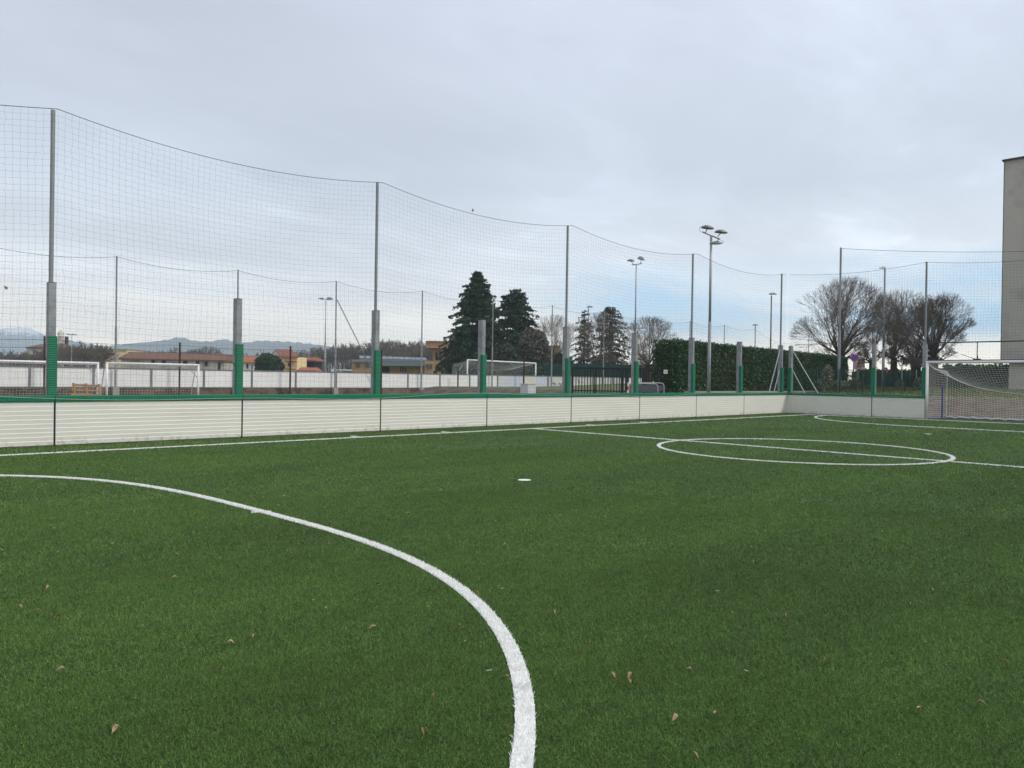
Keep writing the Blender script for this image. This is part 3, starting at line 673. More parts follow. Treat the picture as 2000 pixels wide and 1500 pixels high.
for i, (x0, x1, yt, dep, lab) in enumerate(((1228, 1285, 749, 31.0, 'front tubular barrier frame by the black gate'), (1238, 1297, 747.5, 31.8, 'rear tubular barrier frame by the black gate, further right'))):
    o = thing('tubular_barrier', (*XY((x0+x1)/2, dep), 0), lab, 'barrier', 'tubular barriers by the gate')
    z = zat(x0, yt, dep); A0 = Vector((*XY(x0, dep), 0)); A1 = Vector((*XY(x1, dep), 0)); ee = (A1-A0).normalized()
    MB().path([A0, A0+ZV*(z-.12), A0+ZV*(z-.03)+ee*.04, A0+ZV*z+ee*.14, A1+ZV*z-ee*.14, A1+ZV*(z-.03)-ee*.04, A1+ZV*(z-.12), A1], .022, 8).build('frame', MT['greymetal'], o)
    c = (A0+A1)/2+ZV*(z-.22); MB().obox(c, (A1-A0)*.5-ee*.05, V*.01, ZV*.12).build('panel', MT['greypanel'], o)
def stick(px_, yt, yb_, dep, lean, lab):
    o = thing('striped_pole', (*XY(px_, dep), 0), lab, 'pole', 'red and white poles'); z1 = zat(px_, yt, dep); x, y = XY(px_, dep)
    n_ = 9; q0 = Vector((x, y, 0)); q1 = Vector((x, y, z1))+U*lean
    for k in range(n_): MB().tube(q0.lerp(q1, k/n_), q0.lerp(q1, (k+1)/n_), .035, n=8).build('band', MT['red' if k % 2 else 'signwhite'], o)
stick(1224, 747, 768, 30.8, .06, 'taller leaning red and white striped pole beside the gate'); stick(1277, 757, 768, 31.3, .05, 'shorter red and white striped pole behind the barriers')
q = P(1300, 726, 37.5); ps = thing('number_plate', tuple(q), 'small square white plate with a dark symbol on the hedge', 'sign')
MB().obox(q, U*.095, V*.008, ZV*.095).build('plate', MT['signwhite'], ps)
mb = MB(); mb.obox(q-V*.011-U*.028, U*.010, V*.002, ZV*.045); mb.obox(q-V*.011+U*.028, U*.010, V*.002, ZV*.045); mb.obox(q-V*.0115+ZV*.035, U*.02, V*.002, ZV*.010); mb.build('symbol', MT['darksteel'], ps)
tag(MB().fbox(1040, 1292, 711, 757, 80, .15).build('dark_screen_fence', MT['windscreen']), 'long dark green screen fence behind the black gate', 'fence')

# ------------------------------------------------------------------ floodlights and lamps
def head(o, c, w, d_, h_, tilt, toward, cable=False, m_='lamp'):
    w, d_ = w*.92, d_*.9
    """domed floodlight housing; toward = horizontal direction the lens end points"""
    t_ = Vector(toward).normalized(); s = t_.cross(ZV)
    ring = []; mb = MB(); k = 9; prof = [(-.5, .55, .10), (-.42, .85, .62), (-.2, 1, .95), (.1, .95, 1.0), (.35, .75, .70), (.5, .45, .25)]
    vs = []
    for (u, wf, hf) in prof:
        for i in range(k):
            a_ = pi*i/(k-1); vs.append(c+t_*(u*d_)+s*(cos(a_)*wf*w/2)+ZV*(sin(a_)*hf*h_-tilt*u*d_))
    fs = [(r_*k+i, r_*k+i+1, (r_+1)*k+i+1, (r_+1)*k+i) for r_ in range(len(prof)-1) for i in range(k-1)]+[tuple(range(k)), tuple((len(prof)-1)*k+i for i in range(k-1, -1, -1))]
    vb = [c+t_*(u*d_)+s*(sg*wf*w/2)+ZV*(-tilt*u*d_) for (u, wf, hf) in prof for sg in (1, -1)]
    mb.add(vs, fs); hd = mb.build('lamp_head', MT[m_], o, True)
    mb = MB(); n_ = len(prof); mb.add([v-ZV*.004 for v in vb], [(2*i, 2*i+1, 2*i+3, 2*i+2) for i in range(n_-1)]); mb.build('lens', MT['lens'], hd)
    return hd
def flood(px_, ybase, dep, ytop, lab, heads, r0=.075, r1=.045, arm=None, m_='steel'):
    x, y = XY(px_, dep); zt_ = zat(px_, ytop, dep); zg = float(gz(x, y))
    o = thing('floodlight_mast', (x, y, zg), lab, 'floodlight', 'floodlight masts')
    MB().tube((x, y, zg-.1), (x, y, zt_*.52), r0, r0*.85, 12).build('lower_mast', MT[m_], o, True); MB().tube((x, y, zt_*.52), (x, y, zt_), r1*1.15, r1, 12).build('upper_mast', MT['greymetal' if m_ == 'steel' else m_], o, True)
    top_ = Vector((x, y, zt_))
    if arm: MB().tube(top_+arm[0], top_+arm[1], .03, n=8).build('crossarm', MT['pole'], o)
    for off, w, d_, h_, tilt, tw, conn in heads:
        c = top_+off; head(o, c, w, d_, h_, tilt, tw)
        if conn is not None: MB().tube(c, top_+conn, .02, n=6).build('bracket', MT['darksteel'], o)
    return o
fl = flood(1384.5, 768, 35.0, 461, 'nearest tall floodlight mast with three grey lamp heads in front of the hedge', [
    (-U*.19+ZV*.33-V*.1,   .50, .62, .13, .10, U*.95+V*.25, -U*.28+ZV*.13), (U*.46+ZV*.16, .50, .62, .13, .08, U*.95+V*.25, U*.30-ZV*.03),
    (U*.22-ZV*.36, .44, .60, .13, .05, -U*.95-V*.25, U*.36-ZV*.10)], .085, .055, (-U*.47+ZV*.13-V*.25, U*.47-ZV*.10+V*.25))
cb_ = MB(); c0 = fl.location+ZV*0
tp = Vector((*XY(1384.5, 35.0), zat(1384.5, 461, 35.0)))
cb_.path([tp+U*.45-ZV*.28+U*.12*sin(a_)+ZV*.07*cos(a_) for a_ in np.linspace(0, pi, 8)], .008, 5); cb_.path([tp-U*.46+ZV*.30-U*.08*sin(a_)+ZV*.13*cos(a_) for a_ in np.linspace(0, pi, 8)], .008, 5); cb_.build('cable', MT['darksteel'], fl)
flood(1239.3, 768, 50, 518, 'slim floodlight mast with two spread lamp heads', [
    (-U*.36+ZV*.26, .40, .52, .13, -.05, -U, -U*.15+ZV*.02), (U*.32+ZV*.36, .46, .46, .22, .35, U*.5-V*.8, U*.28+ZV*.06)], .06, .04, (-U*.3, U*.36+ZV*.10))
flood(1147.5, 768, 92, 602, 'thin far floodlight mast among the sparse conifers', [(U*.15+ZV*.10, .7, .8, .2, 0, U, None)], .09, .07)
flood(1504, 768, 66, 577, 'thin floodlight mast standing behind the middle of the hedge', [(U*.12+ZV*.08, .45, .75, .16, 0, U, None)], .07, .05, m_='darksteel')
flood(1473.5, 768, 100, 637, 'smallest distant floodlight mast above the hedge', [(U*.0+ZV*.08, .6, .8, .2, 0, U, None)], .08, .06, m_='darksteel')
flood(634.5, 768, 85, 588, 'far floodlight mast with two heads left of the long stay', [(-U*.5+ZV*.25, .5, .7, .12, 0, -U, None), (U*.45+ZV*.20, .5, .8, .24, .1, U, None)], .13, .05, (-U*.6+ZV*.2, U*.6+ZV*.15))
flood(139.5, 768, 110, 654, 'small far floodlight mast above the bare scrub at left', [(-U*.5+ZV*.02, .5, .7, .12, 0, -U, None), (U*.35+ZV*.02, .5, .7, .12, .1, U, None)], .07, .05, (-U*.6, U*.6))
flood(1238, 768, 70, 641, 'low four lamp mast half hidden by the slim floodlight', [(-U*.45, .35, .5, .12, 0, -U, None), (U*.75, .35, .5, .12, 0, U, None)], .05, .04, (-U*.6, U*1.0), m_='darksteel')
x, y = XY(1724.5, 56); z = zat(1724.5, 525, 56); zg = float(gz(x, y)); sl_ = thing('street_lamp', (x, y, zg), 'tall street lamp with a rounded white head between the bare trees', 'street lamp')
MB().tube((x, y, zg-.2), (x, y, zg+3), .11, .09, 12).build('pole', MT['steel'], sl_, True); MB().tube((x, y, zg+3), (x, y, z), .085, .055, 12).build('upper_pole', MT['steel'], sl_, True)
head(sl_, Vector((x, y, z))-U*.16+ZV*.02, .34, .55, .17, .1, -U, m_='lampwhite')

# ------------------------------------------------------------------ vegetation
def leafcloud(c, size, flat=0.0, droop=0.0, rg=rng, asp=.5):
    n = len(c); a = rg.normal(size=(n, 3)); a[:, 2] *= (1-flat); a[:, 2] -= droop; a /= np.linalg.norm(a, axis=1, keepdims=True)
    b0 = rg.normal(size=(n, 3)); b0 -= (b0*a).sum(1, keepdims=True)*a; b0 /= np.linalg.norm(b0, axis=1, keepdims=True)
    s = (size*rg.uniform(.6, 1.4, n))[:, None]
    v = np.empty((n, 4, 3)); v[:, 0] = c-a*s/2; v[:, 1] = c+b0*s*asp/2; v[:, 2] = c+a*s/2; v[:, 3] = c-b0*s*asp/2
    return v.reshape(-1, 3), np.arange(n)[:, None]*4+np.arange(4)[None]
def bare_tree(px_, dep, ytop, halfw_px, ytrunk, tr, seed, label, levels=7, lean=0, nlimb=7, name='bare_tree', twigr=.0075, group='bare trees', spread=1.0, density=1.0):
    rd = random.Random(seed); x, y = XY(px_, dep); zg = float(gz(x, y)); Rc = halfw_px/F*dep; zt_ = zat(px_, ytop, dep); zf = zat(px_, ytrunk, dep)
    o = thing(name, (x, y, zg), label, 'tree', group); base_ = Vector((x, y, zf))
    MB().tube((x, y, zg-.2), (x+lean, y, zf+.15), tr*1.15, tr, 10, False).build('trunk', MT['bark'], o, True)
    H = zt_-zf; q = .87; ssum = sum(q**k for k in range(levels)); T, Sg = [], []
    cz = zf+H*.52
    def env(d): # distance from fork to crown envelope (ellipsoid) along d
        # ellipsoid centre (0,0,.46H), radii Rc, Rc, .54H
        a_, c_ = Rc, .54*H; k = .46*H
        A2 = (d.x**2+d.y**2)/a_**2+d.z**2/c_**2; B2 = -2*d.z*k/c_**2; C2 = k*k/c_**2-1
        return (-B2+math.sqrt(max(B2*B2-4*A2*C2, 0)))/(2*A2)
    def grow(p, d, lv, r, Lb):
        L = Lb*q**lv/ssum*rd.uniform(.86, 1.08); d1 = (d+Vector((rd.gauss(0, .10), rd.gauss(0, .10), rd.gauss(.03, .08)))).normalized()
        m_ = p+d*L*.5; e_ = m_+d1*L*.5; r1 = max(r*.84, twigr*.7); r2 = max(r*.70, twigr*.6)
        Sg.append((p, m_, r, r1)); Sg.append((m_, e_, r1, r2))
        if lv >= levels-1: return
        nch = 3 if rd.random() < .5*density else 2
        for c_ in range(nch):
            ax = Vector((rd.gauss(0, 1), rd.gauss(0, 1), rd.gauss(0, 1))); ax = (ax-ax.dot(d1)*d1).normalized()
            an = rd.uniform(.26, .60) if c_ else rd.uniform(.04, .22); nd = (d1*cos(an)+ax*sin(an)+ZV*.05).normalized()
            grow(e_, nd, lv+1, r2*(.80 if c_ == 0 else .66), Lb)
        if lv > 0 and rd.random() < .8:
            ax = Vector((rd.gauss(0, 1), rd.gauss(0, 1), rd.gauss(0, 1))); nd = (d1+ax*.5).normalized(); grow(m_, nd, min(lv+2, levels-1), r2*.5, Lb*.9)
    for k in range(nlimb):
        ph = 2*pi*k/nlimb*1.0+rd.uniform(-.3, .3); th = R(8)+R(87*spread)*((k*.618+.1) % 1.0)
        d = Vector((sin(th)*cos(ph), sin(th)*sin(ph), cos(th))); grow(base_+ZV*rd.uniform(-.1, .35), d, 0, tr*rd.uniform(.30, .46), env(d)*1.04)
    P0 = np.array([s[0][:] for s in Sg]); P1 = np.array([s[1][:] for s in Sg]); R0 = np.array([max(s[2], twigr) for s in Sg]); R1 = np.array([max(s[3], twigr*.8) for s in Sg])
    v, f = tubes(P0, P1, R0, R1, 3); big = R0 > .05
    MB().raw(*tubes(P0[big], P1[big], R0[big], R1[big], 5)).build('limbs', MT['bark'], o, True)
    MB().raw(*tubes(P0[~big], P1[~big], R0[~big], R1[~big], 3)).build('crown', MT['twig'], o)
    return o
bare_tree(1640, 60, 543, 92, 700, .36, 21, 'largest bare round crowned tree at the right end of the hedge', nlimb=14)
bare_tree(1703, 68, 560, 52, 712, .26, 22, 'bare tree just right of the largest one, half hidden by its branches', nlimb=9, levels=6)
bare_tree(1745, 66, 562, 58, 702, .26, 23, 'bare tree with slim trunk behind the street lamp', nlimb=12)
bare_tree(1788, 62, 590, 52, 715, .36, 24, 'bare brownish tree with a thick short trunk', nlimb=13, density=1.2)
bare_tree(1822, 58, 572, 80, 702, .34, 25, 'rightmost bare tree spreading behind the goal', nlimb=14)
bare_tree(1266, 72, 612, 52, 718, .28, 26, 'bare round tree left of the tall hedge', nlimb=12)
bare_tree(1168, 84, 604, 46, 722, .22, 27, 'bare tree between the two sparse conifers', nlimb=10)
bare_tree(1078, 95, 608, 46, 722, .26, 28, 'pale bare tree right of the dark cedars', nlimb=12)
bare_tree(1228, 90, 640, 24, 724, .15, 29, 'small faint bare tree left of the round one', nlimb=6, levels=6)
def cedar(px_, dep, ytop, halfw_px, seed, label, nb_=230, dens=75, name='cedar', m_='cedar', full=.82, skew=0, group='conifers', spray=.42):
    rg = np.random.default_rng(seed); x, y = XY(px_, dep); zg = float(gz(x, y)); zt_ = zat(px_, ytop, dep); H = zt_-zg; Rc = halfw_px/F*dep
    o = thing(name, (x, y, zg), label, 'tree', group)
    MB().tube((x, y, zg-.2), (x, y, zt_-.3), .035*H*.6, .03, 8, False).build('trunk', MT['bark'], o, True)
    P0, P1, R0, R1 = [], [], [], []; pts = []; 
    for k in range(nb_):
        tn = 19; t_ = .06+.93*(k/nb_); t_ = (math.floor(t_*tn)+.5+rg.normal(0, .30))/tn; t_ = min(max(t_, .04), .985); z = zg+H*t_; a_ = k*2.39996+rg.uniform(-.4, .4)
        L = Rc*((1-t_)**full*1.02+.03)*rg.uniform(.58, 1.16)*(1+.12*sin(a_*2+seed)); dr = .28-.2*t_
        prev = np.array([x, y, z]); nseg = 6
        for s in range(1, nseg+1):
            u = s/nseg; q = np.array([x+cos(a_)*L*u, y+sin(a_)*L*u, z+L*(.22*u-dr*2.0*u*u)]); P0.append(prev); P1.append(q); R0.append(.05*(1-u*.8)); R1.append(.04*(1-u*.8)); prev = q
        n_ = int(dens*max(L/Rc, .12)); u = rg.uniform(.12, 1.03, n_); lat = rg.normal(0, .15, n_)*L*(1.15-u)+rg.normal(0, .10, n_)
        px__ = x+cos(a_)*L*u-sin(a_)*lat; py__ = y+sin(a_)*L*u+cos(a_)*lat; pz__ = z+L*(.22*u-dr*2.0*u*u)-np.abs(rg.normal(0, .13, n_))-np.abs(lat)*.15
        pts.append(np.stack([px__, py__, pz__], 1))
    pts = np.concatenate(pts)
    MB().raw(*tubes(P0, P1, R0, R1, 3)).build('branches', MT['bark'], o)
    MB().raw(*leafcloud(pts, np.full(len(pts), spray), .45, .55, rg, .42)).build('crown', MT[m_], o); return o
cedar(930, 84, 529, 98, 31, 'tallest dark green cedar in front of the tan building', 330, 150, full=.72)
cedar(1005, 90, 564, 76, 32, 'second dark cedar, rounder and right of the tallest', 250, 120, full=.50)
cedar(1140, 88, 603, 34, 33, 'thin sparse conifer just right of the fifth post', 100, 42, m_='cedar2', full=.50, spray=.30)
cedar(1190, 86, 598, 46, 34, 'fuller sparse conifer left of the slim floodlight mast', 130, 60, m_='cedar2', full=.36, spray=.32)
def blob(px_, dep, ytop, ybot, hw_, n_, size, m_, name, label, seed, kind=None, core=True, cat='bush', flat=1.0, power=.5):
    rg = np.random.default_rng(seed); x, y = XY(px_, dep); zt_, zb = zat(px_, ytop, dep), zat(px_, ybot, dep); zg = min(zb, float(gz(x, y))); Rc = hw_/F*dep; H = zt_-zg
    d = rg.normal(size=(n_, 3)); d /= np.linalg.norm(d, axis=1, keepdims=True); rr = rg.uniform(.72, 1.04, n_)*(1+.10*np.sin(d[:, 0]*5+seed)*np.cos(d[:, 2]*6))
    c = np.stack([x+d[:, 0]*rr*Rc, y+d[:, 1]*rr*Rc, zg+H*.48+d[:, 2]*rr*H*.52], 1); c = c[c[:, 2] > zg]
    o = thing(name, (x, y, zg), label, cat)
    MB().raw(*leafcloud(c, np.full(len(c), size), 0, .1, rg, .6)).build('crown', MT[m_], o)
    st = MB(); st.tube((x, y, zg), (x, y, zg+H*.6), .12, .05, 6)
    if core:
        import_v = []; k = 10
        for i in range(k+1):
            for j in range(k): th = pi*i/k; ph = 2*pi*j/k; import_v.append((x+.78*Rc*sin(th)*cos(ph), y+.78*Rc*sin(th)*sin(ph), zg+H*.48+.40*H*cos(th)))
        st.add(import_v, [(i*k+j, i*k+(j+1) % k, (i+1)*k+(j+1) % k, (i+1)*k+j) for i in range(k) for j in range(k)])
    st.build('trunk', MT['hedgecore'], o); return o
blob(525, 120, 691, 726, 27, 5000, .38, 'bush', 'round_evergreen', 'round dark evergreen tree left of the yellow house', 41, cat='tree')
blob(1040, 82, 640, 748, 34, 5200, .35, 'greytwig', 'brown_shrub', 'large brown twiggy shrub below the second cedar', 42)
blob(985, 80, 672, 748, 30, 4200, .35, 'cedar2', 'dark_shrub', 'dark green shrub between the two cedars behind the far goal', 43)
blob(1003, 79, 705, 748, 60, 3000, .30, 'bush', 'low_shrub', 'low dark shrub behind the far goal net', 44)
blob(1095, 84, 690, 748, 26, 2600, .30, 'cedar2', 'mixed_shrub', 'loose mixed shrub below the pale bare tree', 45)
# hedge
ha, hb = Vector((*XY(1322, 40.5), 0)), Vector((*XY(1652, 57), 0))
zgh = .6
hd = thing('tall_hedge', tuple((ha+hb)/2), 'tall clipped dark green laurel hedge running behind the corner', 'hedge')
e = (hb-ha).normalized(); nn = Vector((e.y, -e.x, 0)); L = (hb-ha).length; dpt = 1.5
z1a, z1b = zat(1322, 664.5, 40.5), zat(1650, 698, 57)
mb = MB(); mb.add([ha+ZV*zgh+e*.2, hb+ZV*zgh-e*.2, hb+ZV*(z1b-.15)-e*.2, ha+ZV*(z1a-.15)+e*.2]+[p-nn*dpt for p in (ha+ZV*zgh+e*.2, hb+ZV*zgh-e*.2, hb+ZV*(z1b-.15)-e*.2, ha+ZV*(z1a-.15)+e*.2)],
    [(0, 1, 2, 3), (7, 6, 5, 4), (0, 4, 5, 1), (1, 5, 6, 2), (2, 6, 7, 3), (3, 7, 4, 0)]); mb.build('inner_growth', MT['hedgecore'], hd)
def hedge_pts(n_):
    u = rng.uniform(-.003, 1.003, n_); w = rng.uniform(0, 1, n_); zt_ = z1a+(z1b-z1a)*u
    topm = rng.uniform(0, 1, n_) < .14; z = np.where(topm, zt_+rng.normal(0, .05, n_), zgh+(zt_-zgh)*w)
    bulge = .12*np.sin(u*60+z*2.0)+.07*np.sin(u*171-z*5); off = np.where(topm, -rng.uniform(0, dpt, n_), .05+bulge*.3+np.abs(rng.normal(0, .05, n_)))
    return np.stack([ha.x+e.x*L*u+nn.x*off, ha.y+e.y*L*u+nn.y*off, z], 1)
c = hedge_pts(52000); 
MB().raw(*leafcloud(c, np.full(len(c), .125), 0, .25, rng, .5)).build('leaves', MT['hedge'], hd)
c = hedge_pts(9000); w = np.array([.5+.5*sin(p[0]*.6+1)*cos(p[2]*1.1) for p in c]); c = c[(c[:, 2] < 3.0) & (w > .55)]
MB().raw(*leafcloud(c, np.full(len(c), .13), 0, .25, rng, .4)).build('dry_leaves', MT['hedgebrown'], hd)
n_ = 2500; uu = rng.uniform(0, 1, n_); c = np.stack([ha.x-.1+rng.normal(0, .08, n_)-nn.x*dpt*uu, ha.y-nn.y*dpt*uu+rng.normal(0, .08, n_), rng.uniform(zgh, z1a, n_)], 1)
MB().raw(*leafcloud(c, np.full(n_, .15), 0, .25, rng, .5)).build('end_leaves', MT['hedge'], hd)
k0, k1 = Vector((*XY(1340, 38), 0)), Vector((*XY(1690, 55), 0)); d = k1-k0; zc_ = zat(1450, 766.5, 43)
tag(MB().obox((k0+k1)/2+ZV*(zat(1450, 763.5, 43)-.30), d/2, nn*.10, ZV*.30).build('low_kerb_wall', MT['concrete']), 'low pale concrete kerb wall at the foot of the tall hedge', 'wall')
# green fence in front of hedge
f0, f1 = Vector((*XY(1548, 45), 0)), Vector((*XY(1806, 50.5), 0)); e = (f1-f0).normalized(); L = (f1-f0).length; nn2 = Vector((e.y, -e.x, 0)); zf = zat(1600, 719.5, 46); zg0 = .55
gf = thing('wire_fence', tuple((f0+f1)/2), 'green wire mesh fence behind the end boards', 'fence')
k = int(L/2.0)
for i in range(k+1): q = f0+e*(L*i/k); MB().obox((q.x, q.y, (zf+zg0)/2), e*.03, nn2*.03, ZV*(zf-zg0)/2+ZV*.02).build('fence_post', MT['greenwire'], gf)
mh = MB(); ku = int(L/.09); P0 = [f0+e*(L*i/ku)+ZV*zg0 for i in range(ku)]; P1 = [p+ZV*(zf-zg0) for p in P0]
zs = np.arange(zg0, zf, .16); P0 = [p[:] for p in P0]+[(f0+ZV*z)[:] for z in zs]; P1 = [p[:] for p in P1]+[(f1+ZV*z)[:] for z in zs]
mh.raw(*tubes(P0, P1, .0085, .0085, 3)).build('wire_mesh', MT['greenwire'], gf)
s0, s1 = Vector((*XY(1678, 58), 0)), Vector((*XY(1830, 62), 0)); d = s1-s0; zs0, zs1 = zat(1740, 768, 60), zat(1740, 737, 60)
sc = thing('screen_fence', tuple((s0+s1)/2), 'dark green fabric screened fence beneath the bare trees', 'fence')
w_ = MB(); kk = 60
row = []
for i in range(kk+1):
    p = s0+d*(i/kk)+V*.05*sin(i*1.3); row += [p+ZV*(zs0-.3), p+ZV*zs1]
w_.add(row, [(2*i, 2*i+2, 2*i+3, 2*i+1) for i in range(kk)]); w_.build('fabric', MT['windscreen'], sc)
for i in range(8): q = s0+d*(i/7)-V*.08; MB().tube((q.x, q.y, zs0-.3), (q.x, q.y, zs1+.1), .03, n=6).build('fence_post', MT['greenwire'], sc)
h0, h1 = Vector((*XY(1668, 74), 0)), Vector((*XY(1960, 84), 0)); dh = h1-h0; zh1 = zat(1750, 727, 77)
lh = thing('low_hedge', tuple((h0+h1)/2), 'low flat topped dark hedge behind the road signs', 'hedge')
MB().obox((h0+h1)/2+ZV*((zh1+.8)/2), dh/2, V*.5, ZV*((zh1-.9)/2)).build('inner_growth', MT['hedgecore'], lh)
n_ = 14000; uu = rng.uniform(0, 1, n_); c = np.stack([h0.x+dh.x*uu-V.x*.52, h0.y+dh.y*uu-V.y*.52, rng.uniform(.9, zh1+.15, n_)], 1)+rng.normal(0, .08, (n_, 3))
MB().raw(*leafcloud(c, np.full(n_, .24), 0, .2, rng, .6)).build('leaves', MT['bush'], lh)
h0, h1 = Vector((*XY(1835, 63), 0)), Vector((*XY(2080, 60), 0)); dh = h1-h0; zh1 = zat(1900, 717, 62)
lh = thing('garden_hedge', tuple((h0+h1)/2), 'dark garden hedge seen through the goal net beside the building', 'hedge')
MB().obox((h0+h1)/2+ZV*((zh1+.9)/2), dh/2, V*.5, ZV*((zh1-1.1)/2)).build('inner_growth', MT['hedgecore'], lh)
n_ = 9000; uu = rng.uniform(0, 1, n_); c = np.stack([h0.x+dh.x*uu-V.x*.52, h0.y+dh.y*uu-V.y*.52, rng.uniform(1.0, zh1+.12, n_)], 1)+rng.normal(0, .09, (n_, 3))
MB().raw(*leafcloud(c, np.full(n_, .24), 0, .2, rng, .6)).build('leaves', MT['hedge'], lh)
# shrubs with pale heads along the fences
def shrub(px_, dep, ytop, hw_, seed, lab, n_=900, fl=160, m2='blossom'):
    rg = np.random.default_rng(seed); x, y = XY(px_, dep); zg = float(gz(x, y)); zt_ = zat(px_, ytop, dep); Rc = hw_/F*dep; H = zt_-zg
    o = thing('shrub', (x, y, zg), lab, 'shrub', 'loose shrubs along the fences')
    def pt(n): d = rg.normal(size=(n, 3)); d /= np.linalg.norm(d, axis=1, keepdims=True); r_ = rg.uniform(.3, 1, n)**.5; return np.stack([x+d[:, 0]*r_*Rc, y+d[:, 1]*r_*Rc, zg+H*.5+d[:, 2]*r_*H*.5], 1)
    MB().raw(*leafcloud(pt(n_), np.full(n_, .15), 0, -.3, rg, .3)).build('leaves', MT['oleander'], o)
    MB().raw(*leafcloud(pt(fl), np.full(fl, .10), 0, 0, rg, .9)).build('flowers', MT[m2], o)
    st = MB()
    for k in range(9): a_ = rg.uniform(0, 6.28); st.tube((x, y, zg-.05), (x+cos(a_)*Rc*.5, y+sin(a_)*Rc*.5, zg+H*.8), .015, .006, 4)
    st.build('stems', MT['bark'], o)
shrub(1616, 50, 712, 12, 51, 'tall shrub with pale blossom against the hedge', 1300, 420)
shrub(1640, 51, 742, 17, 52, 'pale leafed shrub at the foot of the tallest plain pole', 1300, 300)
shrub(1600, 49, 740, 13, 53, 'faint loose shrub behind the green wire fence', 800, 90)
shrub(1668, 52, 738, 12, 54, 'straggly shrub right of the no parking post', 900, 90)
shrub(1694, 54, 752, 9, 55, 'low shrub at the left end of the screened fence', 500, 60)
shrub(1757, 54, 742, 9, 56, 'white flowered shrub before the screened fence', 500, 120)
shrub(1793, 53, 736, 9, 57, 'white flowered shrub next to the left goalpost', 500, 120)
shrub(1738, 54, 758, 16, 58, 'low reddish shrub in the middle of the screened fence', 600, 40)
# grass verge tufts
n_ = 26000; q = np.stack([rng.uniform(45.5, 62, n_), rng.uniform(-6, 34, n_)], 1); zz = gz(q[:, 0], q[:, 1]); bv, bf = blades(q, np.full(n_, .05), np.full(n_, .09)); bv[:, 2] += np.repeat(zz, 4)
tag(MB().raw(bv, bf).build('verge_grass', mat('verge_grass_blades', (.10, .15, .035), .8, 0, .4, 1, col2=(.20, .19, .07), c2scale=.8)), 'yellowish green verge grass behind the end boards', 'grass', kind='stuff')

# ------------------------------------------------------------------ far woods and scrub
def scrub(pieces, name, label, seed, m_='greytwig', per=260, hgt=1.0, w0=.035):
    rg = np.random.default_rng(seed); P0, P1, R0 = [], [], []
    for px0, px1, dep, yt0, yt1, dens in pieces:
        for k in range(int((px1-px0)*dens)):
            u = rg.uniform(0, 1); px_ = px0+(px1-px0)*u; dp = dep*rg.uniform(.93, 1.07); x, y = XY(px_, dp); yt = yt0+(yt1-yt0)*u+3.2*sin(px_*.21)+2.5*sin(px_*.55+1)
            H = zat(px_, yt, dp)-.8; H *= rg.uniform(.8, 1.04)
            def g(p, d, L, lv, r):
                e_ = p+d*L; P0.append(p); P1.append(e_); R0.append(r)
                if lv == 0: return
                for c_ in range(2 if lv > 2 else 3):
                    nd = d+rg.normal(0, .33, 3); nd[2] += .12; nd /= np.linalg.norm(nd); g(e_, nd, L*rg.uniform(.62, .82), lv-1, r*.62)
            d = np.array([rg.normal(0, .12), rg.normal(0, .12), 1.0]); g(np.array([x, y, .6]), d/np.linalg.norm(d), H*.33, 4, w0*2.6)
    R0 = np.maximum(np.array(R0), w0)
    o = MB().raw(*tubes(P0, P1, R0, R0*.7, 3)).build(name, MT[m_]); return tag(o, label, 'woods', kind='stuff')
scrub([(618, 700, 190, 679, 668, 1.0), (700, 880, 200, 664, 664, 1.15), (740, 860, 180, 668, 668, .6)], 'bare_wood', 'bare leafless wood behind the tan school building', 61, w0=.05)
scrub([(132, 205, 125, 668, 672, 1.3), (60, 135, 150, 682, 680, 1.1), (-20, 60, 160, 684, 686, 1.1)], 'bare_scrub', 'bare bushy scrub rising at the left edge behind the goals', 62, w0=.03)
scrub([(270, 430, 230, 684, 676, .7), (495, 520, 200, 684, 684, .5), (1170, 1300, 130, 712, 712, .5), (1670, 1960, 190, 722, 722, .5), (1860, 1960, 90, 716, 708, .5), (560, 640, 210, 690, 684, .7)], 'distant_trees', 'distant leafless trees on the horizon', 63, w0=.045)

# ------------------------------------------------------------------ houses far left, school, big building
def fpoly(px_, py_, dep): return P(px_, py_, dep)
def wins(par, lst, dep, off=.05, m_='glass'):
    for (a, b_, y0, y1) in lst:
        w = MB().fbox(a, b_, y0, y1, dep-off-.10, .10+off-.01).build('window', MT['fascia'], par)
        MB().fbox(a+.35, b_-.35, y0+.35, y1-.35, dep-off-.12, .015).build('pane', MT[m_], w)
def eaves_roof(par, px0, px1, yr0, yr1, ye0, ye1, dep, depth_, m_, over=.4, hip=0):
    a, b_ = P(px0, ye0, dep-over), P(px1, ye1, dep-over); c, d = P(px1-hip, yr1, dep), P(px0+hip, yr0, dep)
    c = Vector((c.x, c.y, c.z))+V*depth_*.5; d = d+V*depth_*.5
    c.z = zat(px1, yr1, dep+depth_*.5); d.z = zat(px0, yr0, dep+depth_*.5)
    a2, b2 = a+V*(depth_+2*over), b_+V*(depth_+2*over)
    MB().add([a, b_, c, d, b2, a2]+[p-ZV*.25 for p in (a, b_, b2, a2)], [(0, 1, 2, 3), (4, 5, 3, 2), (1, 4, 2), (5, 0, 3), (6, 7, 1, 0), (7, 8, 4, 1), (8, 9, 5, 4), (9, 6, 0, 5), (9, 8, 7, 6)]).build('roof', MT[m_], par)
def zgr(px_, dep): return .5
h = thing('farmhouse', (*XY(330, 150), .5), 'long low cream house with an old brown tiled roof at left', 'house')
MB().fbox(236, 438, 701, 730, 150, 8, z0=.4).build('wall', MT['cream'], h)
eaves_roof(h, 231, 440, 687, 692, 699.5, 703.5, 150, 8, 'oldtiles', .5, 2)
